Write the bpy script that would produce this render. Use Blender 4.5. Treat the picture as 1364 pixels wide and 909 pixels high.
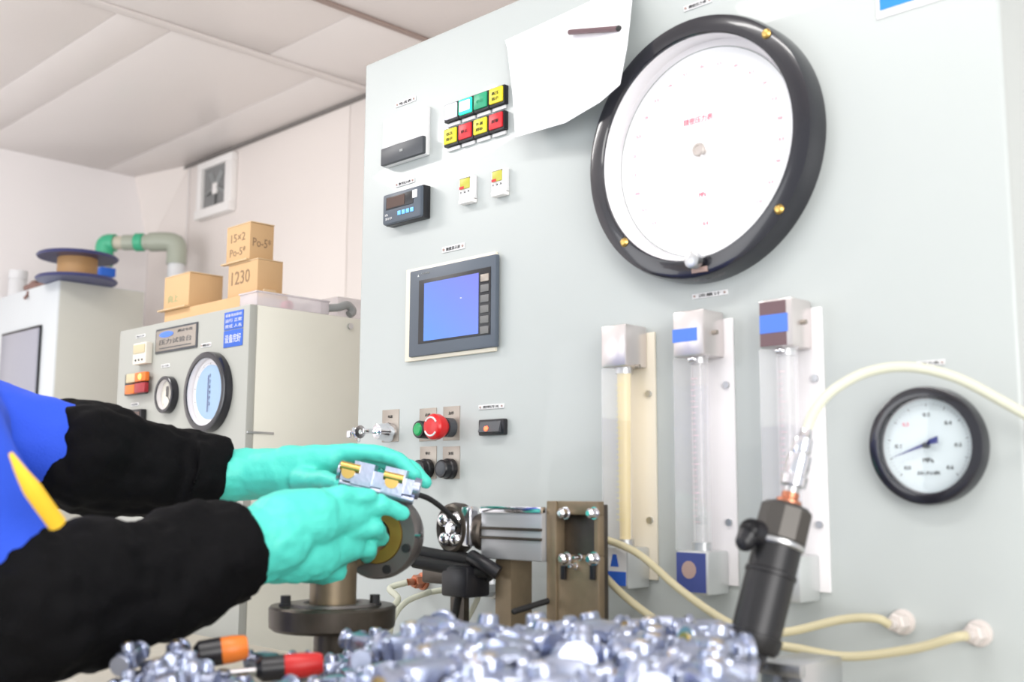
import bpy, bmesh, math, random
from mathutils import Vector, Matrix, Euler
for o in list(bpy.data.objects): bpy.data.objects.remove(o)
C = bpy.context.scene.collection
# ---------------- camera, world, lights, exposure ----------------
FPX = 1486.0
CAM = Vector((0, -1.2, 1.12))
_y, _p, _r = math.radians(45), math.radians(7.73), math.radians(.27)
FW = Vector((-math.sin(_y)*math.cos(_p), math.cos(_y)*math.cos(_p), math.sin(_p)))
R0 = Vector((math.cos(_y), math.sin(_y), 0)); U0 = R0.cross(FW)
RT = R0*math.cos(_r) + U0*math.sin(_r); UP = RT.cross(FW)
cam = bpy.data.cameras.new('camera'); camo = bpy.data.objects.new('camera', cam); C.objects.link(camo)
camo.matrix_world = Matrix(((RT.x, UP.x, -FW.x, CAM.x), (RT.y, UP.y, -FW.y, CAM.y), (RT.z, UP.z, -FW.z, CAM.z), (0, 0, 0, 1)))
cam.sensor_width = 36; cam.lens = FPX/1364*36; cam.clip_start = .02
cam.dof.use_dof = True; cam.dof.focus_distance = 1.95; cam.dof.aperture_fstop = 4.2
bpy.context.scene.camera = camo
vs = bpy.context.scene.view_settings
vs.view_transform = 'Standard'; vs.look = 'None'; vs.exposure = 0.12; vs.gamma = 1
w = bpy.data.worlds.new('world'); bpy.context.scene.world = w; w.use_nodes = True
w.node_tree.nodes['Background'].inputs[0].default_value = (.93, .96, 1, 1)
w.node_tree.nodes['Background'].inputs[1].default_value = .85
def area(loc, tgt, sx, sy, power, col=(1, .98, .96)):
    l = bpy.data.lights.new('area_light', 'AREA'); l.shape = 'RECTANGLE'; l.size = sx; l.size_y = sy; l.energy = power; l.color = col
    o = bpy.data.objects.new('area_light', l); C.objects.link(o); o.location = loc
    o.rotation_euler = (Vector(tgt)-Vector(loc)).to_track_quat('-Z', 'Y').to_euler()
area((-.75, -1.0, 2.52), (-.75, -.85, 0), 1.2, .12, 12)
area((-3.0, -.9, 2.52), (-3.0, -.7, 0), 1.2, .3, 20)
area((-3.2, -3.1, 1.5), (-3.4, 1.2, 2.2), 2.6, 1.6, 42, (.97, .98, 1))  # added fill light out of view, brightens back wall and ceiling
area((2.0, -1.9, 1.5), (-4.9, .3, 1.6), 2.0, 1.6, 82, (1, .98, .95))  # added side fill from the open right, lifts left wall and cabinet sides
# ---------------- measuring helpers ----------------
def ray(x, y): return FW + RT*((x-682)/FPX) - UP*((y-454.5)/FPX)
def PY(x, y, c):
    r = ray(x, y); return CAM + r*((c-CAM.y)/r.y)
def PX(x, y, c):
    r = ray(x, y); return CAM + r*((c-CAM.x)/r.x)
def PZ(x, y, c):
    r = ray(x, y); return CAM + r*((c-CAM.z)/r.z)
def PD(x, y, d): return CAM + ray(x, y)*d
# ---------------- materials ----------------
def mat(name, col, rough=.5, metal=0., noise=0., nscale=30., bump=0., bscale=200., emit=0., coat=0., alpha=None, trans=0., spec=.5, ior=1.45):
    m = bpy.data.materials.new(name); m.use_nodes = True; nt = m.node_tree; b = nt.nodes['Principled BSDF']
    c4 = (*col, 1)
    b.inputs['Base Color'].default_value = c4; b.inputs['Roughness'].default_value = rough; b.inputs['Metallic'].default_value = metal
    b.inputs['Coat Weight'].default_value = coat; b.inputs['Transmission Weight'].default_value = trans; b.inputs['IOR'].default_value = ior
    b.inputs['Specular IOR Level'].default_value = spec
    if emit: b.inputs['Emission Color'].default_value = c4; b.inputs['Emission Strength'].default_value = emit
    tc = nt.nodes.new('ShaderNodeTexCoord')
    if noise:
        n = nt.nodes.new('ShaderNodeTexNoise'); n.inputs['Scale'].default_value = nscale; n.inputs['Detail'].default_value = 6
        nt.links.new(tc.outputs['Object'], n.inputs['Vector'])
        mx = nt.nodes.new('ShaderNodeMix'); mx.data_type = 'RGBA'
        mx.inputs[6].default_value = tuple(max(0, c*(1-noise)) for c in col)+(1,); mx.inputs[7].default_value = tuple(min(1, c*(1+noise)) for c in col)+(1,)
        nt.links.new(n.outputs['Fac'], mx.inputs[0]); nt.links.new(mx.outputs[2], b.inputs['Base Color'])
    if bump:
        n = nt.nodes.new('ShaderNodeTexNoise'); n.inputs['Scale'].default_value = bscale; nt.links.new(tc.outputs['Object'], n.inputs['Vector'])
        bp = nt.nodes.new('ShaderNodeBump'); bp.inputs['Strength'].default_value = bump; bp.inputs['Distance'].default_value = .002
        nt.links.new(n.outputs['Fac'], bp.inputs['Height']); nt.links.new(bp.outputs['Normal'], b.inputs['Normal'])
    return m
def glassmat(name, tint=(1, 1, 1), gloss=.12, milk=0., milkcol=(.9, .9, .85)):
    m = bpy.data.materials.new(name); m.use_nodes = True; nt = m.node_tree; nt.nodes.remove(nt.nodes['Principled BSDF'])
    out = nt.nodes['Material Output']
    t = nt.nodes.new('ShaderNodeBsdfTransparent'); t.inputs[0].default_value = (*tint, 1)
    g = nt.nodes.new('ShaderNodeBsdfGlossy'); g.inputs['Roughness'].default_value = .05
    fr = nt.nodes.new('ShaderNodeLayerWeight'); fr.inputs[0].default_value = .5; pw_ = nt.nodes.new('ShaderNodeMath'); pw_.operation = 'POWER'; pw_.inputs[1].default_value = 4; nt.links.new(fr.outputs['Facing'], pw_.inputs[0]); ml_ = nt.nodes.new('ShaderNodeMath'); ml_.operation = 'MULTIPLY_ADD'; ml_.inputs[1].default_value = .5; ml_.inputs[2].default_value = gloss*.15; nt.links.new(pw_.outputs[0], ml_.inputs[0])
    mx = nt.nodes.new('ShaderNodeMixShader'); nt.links.new(ml_.outputs[0], mx.inputs[0]); nt.links.new(t.outputs[0], mx.inputs[1]); nt.links.new(g.outputs[0], mx.inputs[2])
    last = mx
    if milk:
        d = nt.nodes.new('ShaderNodeBsdfDiffuse'); d.inputs[0].default_value = (*milkcol, 1)
        m2 = nt.nodes.new('ShaderNodeMixShader'); m2.inputs[0].default_value = milk
        nt.links.new(mx.outputs[0], m2.inputs[1]); nt.links.new(d.outputs[0], m2.inputs[2]); last = m2
    nt.links.new(last.outputs[0], out.inputs[0]); return m
M = dict(
 panel=mat('panel_paint', (.465, .50, .495), .38, noise=.025, nscale=3, coat=.15),
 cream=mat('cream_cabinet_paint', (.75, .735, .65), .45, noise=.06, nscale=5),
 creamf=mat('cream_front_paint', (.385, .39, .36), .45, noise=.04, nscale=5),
 hubm=mat('dull_hub_metal', (.5, .45, .42), .45, .4), cylm=mat('extruded_cylinder', (.42, .43, .45), .38, .45, noise=.08, nscale=15), portw=mat('off_white_fitting', (.62, .57, .54), .4), farshade=mat('far_cabinet_side_shaded', (.53, .53, .48), .5, noise=.05, nscale=5), fargrey=mat('far_cabinet_paint', (.64, .67, .69), .45, noise=.03, nscale=4),
 ceil=mat('ceiling_panel', (.80, .75, .73), .28, noise=.03, nscale=2),
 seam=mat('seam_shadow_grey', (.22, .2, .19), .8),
 strip=mat('ceiling_cover_strip', (.78, .73, .71), .4),
 stripb=mat('brownish_cover_strip', (.36, .27, .24), .5),
 wallL=mat('left_wall_paint', (.92, .88, .88), .6, noise=.02, nscale=2),
 wallB=mat('back_wall_paint', (.88, .81, .77), .55, noise=.03, nscale=2),
 floor=mat('floor_paint', (.6, .6, .57), .5, noise=.1, nscale=4),
 black=mat('black_plastic', (.012, .012, .015), .35), blackr=mat('black_rim_enamel', (.014, .014, .02), .22, coat=.4),
 rubber=mat('black_rubber', (.012, .012, .013), .55), dgrey=mat('dark_grey_plastic', (.055, .06, .07), .4),
 bezel=mat('slate_bezel', (.085, .105, .135), .42), grey=mat('grey_plastic', (.3, .31, .31), .45), key=mat('keypad_key', (.16, .16, .16), .5),
 white=mat('white_plastic', (.74, .74, .75), .35), dial=mat('dial_white', (.9, .91, .93), .6), paper=mat('white_paper', (.93, .93, .97), .7),
 dialb=mat('pale_blue_dial', (.30, .46, .66), .5), dialg=mat('grey_blue_dial', (.62, .70, .73), .5), dialc=mat('cream_dial', (.72, .68, .6), .5),
 red=mat('red_plastic', (.62, .012, .015), .3), redink=mat('red_ink', (.8, .2, .28), .7), pinkfaint=mat('faint_pink_ink', (.86, .76, .79), .7), pinkink=mat('pink_ink', (.78, .45, .52), .7), ink=mat('black_ink', (.03, .03, .03), .7), blueink=mat('dark_blue_ink', (.03, .04, .2), .5),
 yel=mat('yellow_lens', (.83, .72, .03), .35), grn=mat('green_lens', (.02, .33, .17), .35), redl=mat('red_lens', (.65, .02, .03), .35),
 whl=mat('white_lens_lit', (.8, .8, .9), .3, emit=.12), grl=mat('green_lamp_lit', (.02, .85, .45), .3, emit=1.1), grc=mat('green_lamp_core', (.75, 1, .9), .3, emit=2.2),
 orl=mat('orange_lens', (.75, .17, .02), .35), orlit=mat('orange_lamp_lit', (1, .45, .1), .3, emit=1.6), redd=mat('dark_red_lens', (.33, .02, .03), .35), beigel=mat('beige_lens', (.55, .47, .3), .4),
 btn=mat('green_button', (.01, .3, .09), .3, emit=.25), redlit=mat('red_neon_lit', (1, .12, .05), .3, emit=3),
 brass=mat('brass', (.62, .42, .13), .3, 1.), chrome=mat('chrome', (.78, .78, .82), .14, 1.), steel=mat('brushed_steel', (.55, .56, .57), .36, 1., noise=.12, nscale=20),
 cast=mat('plated_die_casting', (.43, .47, .60), .3, 1., noise=.06, nscale=40, bump=.1), alum=mat('aluminium_block', (.66, .62, .61), .3, .7), alum2=mat('aluminium_side', (.62, .64, .64), .35, .6),
 plate=mat('legend_plate_metal', (.36, .32, .28), .42, .55), dsteel=mat('oiled_dark_steel', (.085, .072, .06), .38, .75, noise=.4, nscale=40),
 rust=mat('worn_brown_steel', (.24, .185, .12), .42, .55, noise=.4, nscale=25), wheelg=mat('wheel_grey_steel', (.18, .165, .16), .4, .7, noise=.2), ochre=mat('ochre_brass_ring', (.34, .22, .05), .4, .7),
 card=mat('cardboard', (.58, .38, .2), .8, noise=.06, nscale=14), cardd=mat('cardboard_shade_side', (.52, .34, .185), .8, noise=.06, nscale=14), tape=mat('packing_tape', (.6, .43, .25), .35),
 marker=mat('marker_ink', (.26, .17, .1), .8), greenink=mat('faded_green_print', (.3, .38, .2), .8),
 ppr=mat('grey_green_ppr', (.43, .46, .38), .35), pipec=mat('cream_pipe', (.62, .57, .46), .4), pipeg=mat('green_ppr', (.07, .48, .27), .35), pipew=mat('white_pipe', (.78, .79, .8), .35),
 navy=mat('navy_reel_plastic', (.045, .05, .15), .35), wirec=mat('copper_tan_wire', (.42, .24, .1), .5, bump=.4, bscale=120), blue=mat('blue_plastic', (.02, .13, .6), .4), sign=mat('sign_blue', (.03, .12, .55), .5), signl=mat('sign_bright_blue', (.02, .27, .85), .45),
 bandb=mat('blue_label_band', (.08, .2, .72), .5), navyl=mat('navy_label', (.05, .07, .24), .5), tan=mat('tan_print', (.38, .27, .24), .6), dbrown=mat('dark_brown_sticker', (.15, .09, .1), .5),
 clear=glassmat('clear_glass'), acryl=glassmat('clear_acrylic', (.97, .97, .97), .15, .12, (.9, .9, .92)), tubeg=glassmat('tube_glass', (.97, .97, .97), .3, .25, (.9, .88, .9)), tubey=mat('yellowed_tube', (.80, .64, .27), .3),
 tray=glassmat('clear_tray_plastic', (.95, .94, .95), .2, .4, (.8, .76, .78)), hose=mat('yellowish_clear_hose', (.68, .62, .42), .25, trans=.25, ior=1.2), hosew=mat('milky_hose', (.74, .75, .62), .25, trans=.2, ior=1.2),
 winp=mat('window_grey', (.36, .36, .42), .25), backw=mat('meter_back_white', (.84, .82, .84), .4), backy=mat('meter_back_cream', (.8, .74, .62), .4),
 glove=mat('turquoise_rubber', (.085, .66, .55), .5, noise=.05, nscale=12, bump=.15, bscale=300), sleeve=mat('black_sleeve_cloth', (.0038, .0038, .0045), .8, bump=.3, bscale=350, spec=.12), jacket=mat('royal_blue_cloth', (.025, .09, .68), .8, bump=.4, bscale=350), yellow=mat('yellow_trim', (.9, .55, .03), .7),
 trou=mat('navy_trousers', (.02, .03, .08), .8), skin=mat('skin', (.62, .36, .26), .5), hair=mat('black_hair', (.01, .009, .008), .5), orange=mat('orange_handle', (.78, .2, .03), .4), redh=mat('red_handle', (.55, .02, .02), .4),
 lcd=mat('brown_lcd', (.09, .055, .045), .2), gunm=mat('gunmetal', (.028, .028, .03), .38, .4), gunm2=mat('worn_gunmetal_grey', (.08, .075, .07), .4, .6), copper=mat('copper', (.5, .2, .12), .35, .9), wood=mat('bench_top', (.5, .47, .4), .5, noise=.1), rag=mat('brown_rag', (.25, .15, .13), .9), shoe=mat('shoe', (.02, .02, .02), .6),
 bluebtn=mat('blue_key_lit', (.15, .45, .9), .4, emit=.35), disp=mat('yellow_green_window', (.5, .48, .06), .35), fan=mat('fan_grey', (.25, .25, .25), .6), louv=mat('vent_plastic', (.92, .89, .87), .5),
)
# screen: blue backlight, slightly violet to the upper right
def screenmat():
    m = mat('blue_backlit_screen', (.1, .22, .9), .25, emit=.0); nt = m.node_tree; b = nt.nodes['Principled BSDF']
    tc = nt.nodes.new('ShaderNodeTexCoord'); mp = nt.nodes.new('ShaderNodeSeparateXYZ'); nt.links.new(tc.outputs['Generated'], mp.inputs[0])
    ad = nt.nodes.new('ShaderNodeMath'); ad.operation = 'ADD'; nt.links.new(mp.outputs['X'], ad.inputs[0]); nt.links.new(mp.outputs['Z'], ad.inputs[1])
    cr = nt.nodes.new('ShaderNodeValToRGB'); cr.color_ramp.elements[0].color = (.13, .36, 1, 1); cr.color_ramp.elements[1].color = (.24, .25, .88, 1)
    mu = nt.nodes.new('ShaderNodeMath'); mu.operation = 'MULTIPLY'; mu.inputs[1].default_value = .5; nt.links.new(ad.outputs[0], mu.inputs[0]); nt.links.new(mu.outputs[0], cr.inputs[0])
    b.inputs['Base Color'].default_value = (.02, .03, .1, 1); nt.links.new(cr.outputs[0], b.inputs['Emission Color']); b.inputs['Emission Strength'].default_value = .85
    return m
M['screen'] = screenmat()
# ---------------- geometry helpers ----------------
class G:
    def __init__(s): s.b = bmesh.new()
    def box(s, x0, x1, y0, y1, z0, z1, bev=0., rot=None, seg=2):
        t = bmesh.new(); bmesh.ops.create_cube(t, size=1)
        cx, cy, cz = (x0+x1)/2, (y0+y1)/2, (z0+z1)/2
        for v in t.verts: v.co = Vector((v.co.x*abs(x1-x0), v.co.y*abs(y1-y0), v.co.z*abs(z1-z0)))
        if bev: bmesh.ops.bevel(t, geom=list(t.edges), offset=min(bev, .45*min(abs(x1-x0), abs(y1-y0), abs(z1-z0))), segments=seg, affect='EDGES', profile=.5)
        mt = Matrix.Translation((cx, cy, cz)) @ (rot.to_4x4() if rot else Matrix())
        bmesh.ops.transform(t, matrix=mt, verts=t.verts); return s._m(t)
    def _m(s, t):
        me = bpy.data.meshes.new('t'); t.to_mesh(me); t.free(); s.b.from_mesh(me); bpy.data.meshes.remove(me); return s
    def lathe(s, o, ax, prof, seg=32, closed=False):
        """prof: list of (distance along axis, radius)"""
        o = Vector(o); ax = Vector(ax).normalized(); u = ax.orthogonal().normalized(); v = ax.cross(u); rings = []
        for (h, r) in prof:
            if r < 1e-6: rings.append([s.b.verts.new(o+ax*h)])
            else: rings.append([s.b.verts.new(o+ax*h+(u*math.cos(a)+v*math.sin(a))*r) for a in (2*math.pi*k/seg for k in range(seg))])
        prs = list(zip(rings, rings[1:])) + ([(rings[-1], rings[0])] if closed else [])
        for A, B in prs:
            for k in range(seg):
                k2 = (k+1) % seg
                f = [A[k], A[k2], B[k2], B[k]] if len(A) > 1 and len(B) > 1 else ([A[0], B[k2], B[k]] if len(B) > 1 else ([A[k], A[k2], B[0]] if len(A) > 1 else None))
                if f: s.b.faces.new(f)
        return s
    def cyl(s, p0, p1, r0, r1=None, seg=24, bev=0):
        p0 = Vector(p0); p1 = Vector(p1); L = (p1-p0).length; r1 = r0 if r1 is None else r1; b = bev
        pr = [(0, 0), (0, r0-b), (b, r0), (L-b, r1), (L, r1-b), (L, 0)] if b else [(0, 0), (0, r0), (L, r1), (L, 0)]
        return s.lathe(p0, p1-p0, pr, seg)
    def ball(s, c, r, seg=16, sc=(1, 1, 1)):
        t = bmesh.new(); bmesh.ops.create_uvsphere(t, u_segments=seg, v_segments=seg//2+2, radius=r)
        for v in t.verts: v.co = Vector((v.co.x*sc[0], v.co.y*sc[1], v.co.z*sc[2]))+Vector(c)
        return s._m(t)
    def cap(s, p0, p1, r0, r1, seg=16):
        s.cyl(p0, p1, r0, r1, seg); s.ball(p0, r0, seg); s.ball(p1, r1, seg); return s
    def tube(s, pts, r, seg=12, sub=8, smooth=True):
        P = [Vector(p) for p in pts]
        if smooth and len(P) > 2:
            Q = []
            E = [P[0]*2-P[1]]+P+[P[-1]*2-P[-2]]
            for i in range(1, len(E)-2):
                for k in range(sub):
                    t = k/sub; a, b, c, d = E[i-1], E[i], E[i+1], E[i+2]
                    Q.append(.5*((2*b)+(c-a)*t+(2*a-5*b+4*c-d)*t*t+(3*b-a-3*c+d)*t**3))
            Q.append(P[-1]); P = Q
        n = None; rings = []
        for i, p in enumerate(P):
            d = (P[min(i+1, len(P)-1)]-P[max(i-1, 0)]).normalized()
            n = d.orthogonal().normalized() if n is None else (n-d*n.dot(d)).normalized()
            m = d.cross(n); rr = r(i/(len(P)-1)) if callable(r) else r
            rings.append([s.b.verts.new(p+(n*math.cos(a)+m*math.sin(a))*rr) for a in (2*math.pi*k/seg for k in range(seg))])
        for A, B in zip(rings, rings[1:]):
            for k in range(seg): s.b.faces.new([A[k], A[(k+1) % seg], B[(k+1) % seg], B[k]])
        s.b.faces.new(rings[0][::-1]); s.b.faces.new(rings[-1]); return s
    def xf(s, m):
        bmesh.ops.transform(s.b, matrix=m, verts=s.b.verts); return s
    def poly(s, pts, off):
        """prism: outline pts extruded by vector off"""
        A = [s.b.verts.new(Vector(p)) for p in pts]; B = [s.b.verts.new(Vector(p)+Vector(off)) for p in pts]; n = len(pts)
        s.b.faces.new(A); s.b.faces.new(B[::-1])
        for k in range(n): s.b.faces.new([A[k], B[k], B[(k+1) % n], A[(k+1) % n]])
        return s
def obj(name, g, m, parent=None, sharp=35, norm=True):
    me = bpy.data.meshes.new(name); bm = g.b if isinstance(g, G) else g
    if norm: bmesh.ops.recalc_face_normals(bm, faces=bm.faces)
    bm.to_mesh(me); bm.free()
    o = bpy.data.objects.new(name, me); C.objects.link(o)
    if m: me.materials.append(M[m] if isinstance(m, str) else m)
    for p in me.polygons: p.use_smooth = True
    me.set_sharp_from_angle(angle=math.radians(sharp))
    if parent:
        me.transform(Matrix.Translation(-wloc(parent))); o.parent = parent
    return o
def wloc(o):
    v = Vector(o.location); p = o.parent
    while p: v += p.location; p = p.parent
    return v
def thing(name, loc, label, cat, group=None):
    o = bpy.data.objects.new(name, None); C.objects.link(o); o.location = loc; o.empty_display_size = .02
    return tag(o, label, cat, group)
def tag(o, label, cat, group=None):
    o['label'] = label; o['category'] = cat
    if group: o['group'] = group
    return o
def struct(name, g, m):
    o = obj(name, g, m); o['kind'] = 'structure'; return o
def text(s, parent, m, c, w_, h_, rot=None, name='lettering', ext=.0003):
    cu = bpy.data.curves.new('txt', 'FONT'); cu.body = s; cu.extrude = .02; cu.resolution_u = 2
    to = bpy.data.objects.new('txt', cu); C.objects.link(to); bpy.context.view_layer.update()
    me = bpy.data.meshes.new_from_object(to.evaluated_get(bpy.context.evaluated_depsgraph_get())); bpy.data.objects.remove(to)
    if not me.vertices: return None
    xs = [v.co.x for v in me.vertices]; ys = [v.co.y for v in me.vertices]
    sx = w_/max(1e-6, max(xs)-min(xs)); sy = h_/max(1e-6, max(ys)-min(ys)); mx, my = (max(xs)+min(xs))/2, (max(ys)+min(ys))/2
    R = (rot or Matrix.Rotation(math.pi/2, 3, 'X'))
    for v in me.vertices: v.co = R @ Vector(((v.co.x-mx)*sx, (v.co.y-my)*sy, v.co.z/.02*ext))+Vector(c)-wloc(parent)
    me.materials.clear(); me.materials.append(M[m]); o = bpy.data.objects.new(name, me); C.objects.link(o); o.parent = parent; return o
def blob(name, caps, voxel, m, parent, smooth=6, noise=0., nsz=.05, extra=None, noise2=0.):
    """one continuous surface grown from tapered limbs"""
    g = G()
    for (a, b, r0, r1) in caps: g.cap(a, b, r0, r1)
    if extra: extra(g)
    me = bpy.data.meshes.new(name); g.b.to_mesh(me); g.b.free(); t = bpy.data.objects.new(name, me); C.objects.link(t)
    md = t.modifiers.new('r', 'REMESH'); md.mode = 'VOXEL'; md.voxel_size = voxel
    if smooth: sm = t.modifiers.new('s', 'SMOOTH'); sm.iterations = smooth; sm.factor = .5
    for amt, sz in ((noise, nsz), (noise2, nsz*.35)):
        if amt:
            tx = bpy.data.textures.new('fold', 'CLOUDS'); tx.noise_scale = sz; d = t.modifiers.new('d', 'DISPLACE'); d.texture = tx; d.strength = amt; d.mid_level = .5; d.texture_coords = 'GLOBAL'
    bpy.context.view_layer.update()
    m2 = bpy.data.meshes.new_from_object(t.evaluated_get(bpy.context.evaluated_depsgraph_get())); bpy.data.objects.remove(t)
    o = bpy.data.objects.new(name, m2); C.objects.link(o); m2.materials.clear(); m2.materials.append(M[m])
    for p in m2.polygons: p.use_smooth = True
    if parent: m2.transform(Matrix.Translation(-wloc(parent))); o.parent = parent
    return o
def copy_tree(o, parent=None):
    c = o.copy(); C.objects.link(c); c.parent = parent
    for ch in list(o.children): copy_tree(ch, c)
    return c
# ---------------- the room ----------------
WY, LX, CZ = 1.26, -4.92, 2.6
struct('floor', G().box(-5.1, 2.2, -3.2, 1.4, -.1, 0), 'floor')
wb = struct('wall_back', G().box(-5.0, 2.2, WY+.012, WY+.12, 0, CZ+.1), 'seam')
sx = PY(252, 290, WY).x
xs_ = [LX, sx-.012, sx+1.2, sx+2.4, sx+3.6, 2.2]
for a, b in zip(xs_, xs_[1:]): obj('panel', G().box(a, b-.004, WY, WY+.012, 0, CZ, .001), 'wallB', wb)
t_ = struct('trim_1', G().box(sx-.016, sx-.002, WY-.006, WY, 0, CZ, .001), 'strip')
struct('wall_left', G().box(LX-.1, LX, -3.2, WY, 0, CZ+.1), 'wallL')
# tapered boxing in the corner under the ceiling
struct('trim_2', G().poly([(LX, WY-.085, CZ), (LX, WY, CZ), (LX, WY, CZ-.34)], (.001, 0, 0)).poly([(LX, WY-.085, CZ), (sx-.02, WY-.002, CZ), (LX, WY, CZ-.34)], (.0, .002, 0)), 'wallB')
ce = struct('ceiling', G().box(-5.0, 2.2, -3.2, WY+.1, CZ+.012, CZ+.1), 'seam')
cols = [(-4.92, -3.20, [-3.2, -1.6, -.6, .27, .455, 1.02, WY]), (-3.185, -2.69, [-3.2, -2.2, -1.2, -.2, .79, WY]), (-2.675, -1.5, [-3.2, -2.0, -.8, .3, WY]), (-1.495, -.3, [-3.2, -2.0, -.8, .3, WY]), (-.295, .9, [-3.2, -2.0, -.8, .3, WY]), (.905, 2.2, [-3.2, -2.0, -.8, .3, WY])]
for x0, x1, ys in cols:
    for a, b in zip(ys, ys[1:]): obj('panel', G().box(x0, x1, a+.0012, b-.0012, CZ, CZ+.012, .001), 'ceil', ce)
struct('trim_3', G().box(-3.215, -3.17, -3.2, WY, CZ-.006, CZ, .002), 'strip')
struct('trim_4', G().box(-2.70, -2.672, -3.2, WY, CZ-.006, CZ, .002), 'stripb')
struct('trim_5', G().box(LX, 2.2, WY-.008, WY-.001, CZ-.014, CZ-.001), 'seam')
# wall exhaust vent
vy = WY-.03
a, b, c_, d = PY(263, 222, vy), PY(309, 203, vy), PY(264, 293, vy), PY(306, 278, vy)
x0, x1, z0, z1 = a.x, b.x, c_.z, CZ-.03
v = thing('exhaust_vent', ((x0+x1)/2, WY, z0), 'square white framed exhaust fan opening high on the back wall', 'vent')
fr = .045
obj('frame', G().box(x0, x0+fr*.8, vy, WY-.001, z0+fr*.9, z1-fr*.7, .002).box(x1-fr*1.2, x1, vy, WY-.001, z0+fr*.9, z1-fr*.7, .002).box(x0, x1, vy, WY-.001, z1-fr*.7, z1, .002).box(x0, x1, vy-.008, WY-.001, z0, z0+fr*.9, .002), 'louv', v)
obj('grille_back', G().box(x0+fr*.7, x1-fr, WY-.012, WY-.008, z0+fr, z1-fr*.7), 'fan', v)
cx, cz = (x0+x1)/2-.005, (z0+z1)/2+.0
obj('hub', G().box(cx-.018, cx+.018, WY-.024, WY-.012, cz-.03, cz+.02, .004), 'louv', v)
for k in range(5):
    a_ = k*1.256+.7
    obj('blade', G().box(-.010, .010, -.001, .001, 0, .085).xf(Matrix.Translation(Vector((cx, WY-.018, cz))) @ Matrix.Rotation(a_, 4, 'Y') @ Matrix.Rotation(.4, 4, 'Z')), 'grey', v)
# ---------------- far cabinet ----------------
FX, FY, FZ = -3.972, .45, 1.876
fc = thing('far_cabinet', (-4.4, .61, 0), 'tall pale grey cabinet with a tinted window, cable reel on its top', 'cabinet')
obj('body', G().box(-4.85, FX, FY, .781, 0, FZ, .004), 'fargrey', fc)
obj('side_sheet', G().box(FX, FX+.003, FY+.006, .779, .02, FZ-.004, .001), 'farshade', fc)  # side colour darkened to carry the shade on this face
wx0, wx1, wz1 = PY(6, 450, FY).x, PY(57, 433, FY).x, PY(57, 433, FY).z
f_ = obj('window_frame', G().box(wx0, wx1, FY-.012, FY, 1.25, wz1, .003), 'black', fc)
obj('window_pane', G().box(wx0+.02, wx1, FY-.018, FY-.010, 1.25, wz1-.012, .002), 'winp', f_)
# reel on top
rc = PZ(100, 374, FZ+.012); rc.y = max(rc.y, FY+.13)
rc = PZ(102, 375, FZ+.003); rc.z = FZ; print('reel', rc)
rr = thing('cable_reel', rc, 'navy cable reel wound with tan wire on top of the far cabinet', 'reel')
R_ = 52*((rc-CAM).dot(FW))/FPX
hz = PY(102, 346, rc.y).z-FZ
obj('bottom_flange', G().lathe(rc, (0, 0, 1), [(0, 0), (0, R_*.97), (.005, R_*1.0), (.012, R_*.97), (.012, 0)], 48), 'navy', rr)
obj('wire_winding', G().lathe(rc, (0, 0, 1), [(.012, 0), (.012, R_*.49), (hz, R_*.49), (hz, 0)], 40), 'wirec', rr)
obj('top_flange', G().lathe(rc, (0.0, 0, 1), [(hz, .02), (hz, R_*.97), (hz+.006, R_), (hz+.012, R_*.96), (hz+.012, .02)], 48, True), 'navy', rr)
obj('spindle', G().cyl(rc+Vector((0, 0, hz-.01)), rc+Vector((0, 0, hz+.02)), .018), 'black', rr)
jc = Vector((PY(23, 385, .6).x, .6, FZ)); s_ = (jc-CAM).dot(FW)/FPX
jr = thing('plastic_jar', jc, 'white plastic jar with a screw lid on the far cabinet', 'jar')
jz = PY(23, 362, .6).z-FZ
obj('body', G().lathe(jc, (0, 0, 1), [(0, 0), (0, 11.5*s_), (jz*.75, 11.5*s_), (jz*.78, 10.5*s_), (jz*.78, 0)]), 'white', jr)
obj('lid', G().lathe(jc, (0, 0, 1), [(jz*.78, 0), (jz*.78, 12*s_), (jz, 12*s_), (jz, 0)]), 'white', jr)
rgc = Vector((PY(40, 382, .46).x, .47, FZ+.012))
rg = blob('rag', [(rgc+Vector((-.05, 0, 0)), rgc+Vector((.0, .01, .012)), .014, .016), (rgc, rgc+Vector((.06, .03, .01)), .014, .010), (rgc+Vector((.0, .0, .0)), rgc+Vector((.02, -.035, -.05)), .010, .006)], .004, 'rag', None, 3, .012, .02)
tag(rg, 'crumpled brown rag hanging over the far cabinet edge', 'rag')
# water pipe in the corner
pz_ = 2.19
e1, e2 = PZ(236, 322, pz_), PZ(140, 324, pz_)
sp = (e1-CAM).dot(FW)/FPX; pr_ = 11*sp
dv = (e2-e1).normalized()
pp = thing('water_pipe', (e1.x, e1.y, 0), 'thick plastic water pipe with an elbow and green couplings in the corner', 'pipe')
obj('riser', G().cyl((e1.x, e1.y, 0), (e1.x, e1.y, pz_-.06), pr_*.98), 'pipew', pp)
obj('elbow', G().tube([e1+Vector((0, 0, -.10)), e1+Vector((0, 0, -.03)), e1+dv*.012+Vector((0, 0, -.008)), e1+dv*.05, e1+dv*.12], pr_*1.17, 20, 8), 'ppr', pp)
L = (e2-e1).length
obj('branch', G().cyl(e1+dv*.08, e1+dv*(L*.98), pr_*.82), 'pipec', pp)
obj('sleeve', G().cyl(e1+dv*.10, e1+dv*.24, pr_*.95), 'ppr', pp)
obj('coupling', G().cyl(e1+dv*(L*.45), e1+dv*(L*.58), pr_*1.12, bev=.006), 'pipeg', pp)
obj('green_elbow', G().tube([e1+dv*(L*.86), e1+dv*(L*.95), e1+dv*(L*1.0)+Vector((0, 0, -.012)), e2+Vector((0, 0, -.055)), e2+Vector((0, 0, -.10))], pr_*1.08, 20, 8), 'pipeg', pp)
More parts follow.
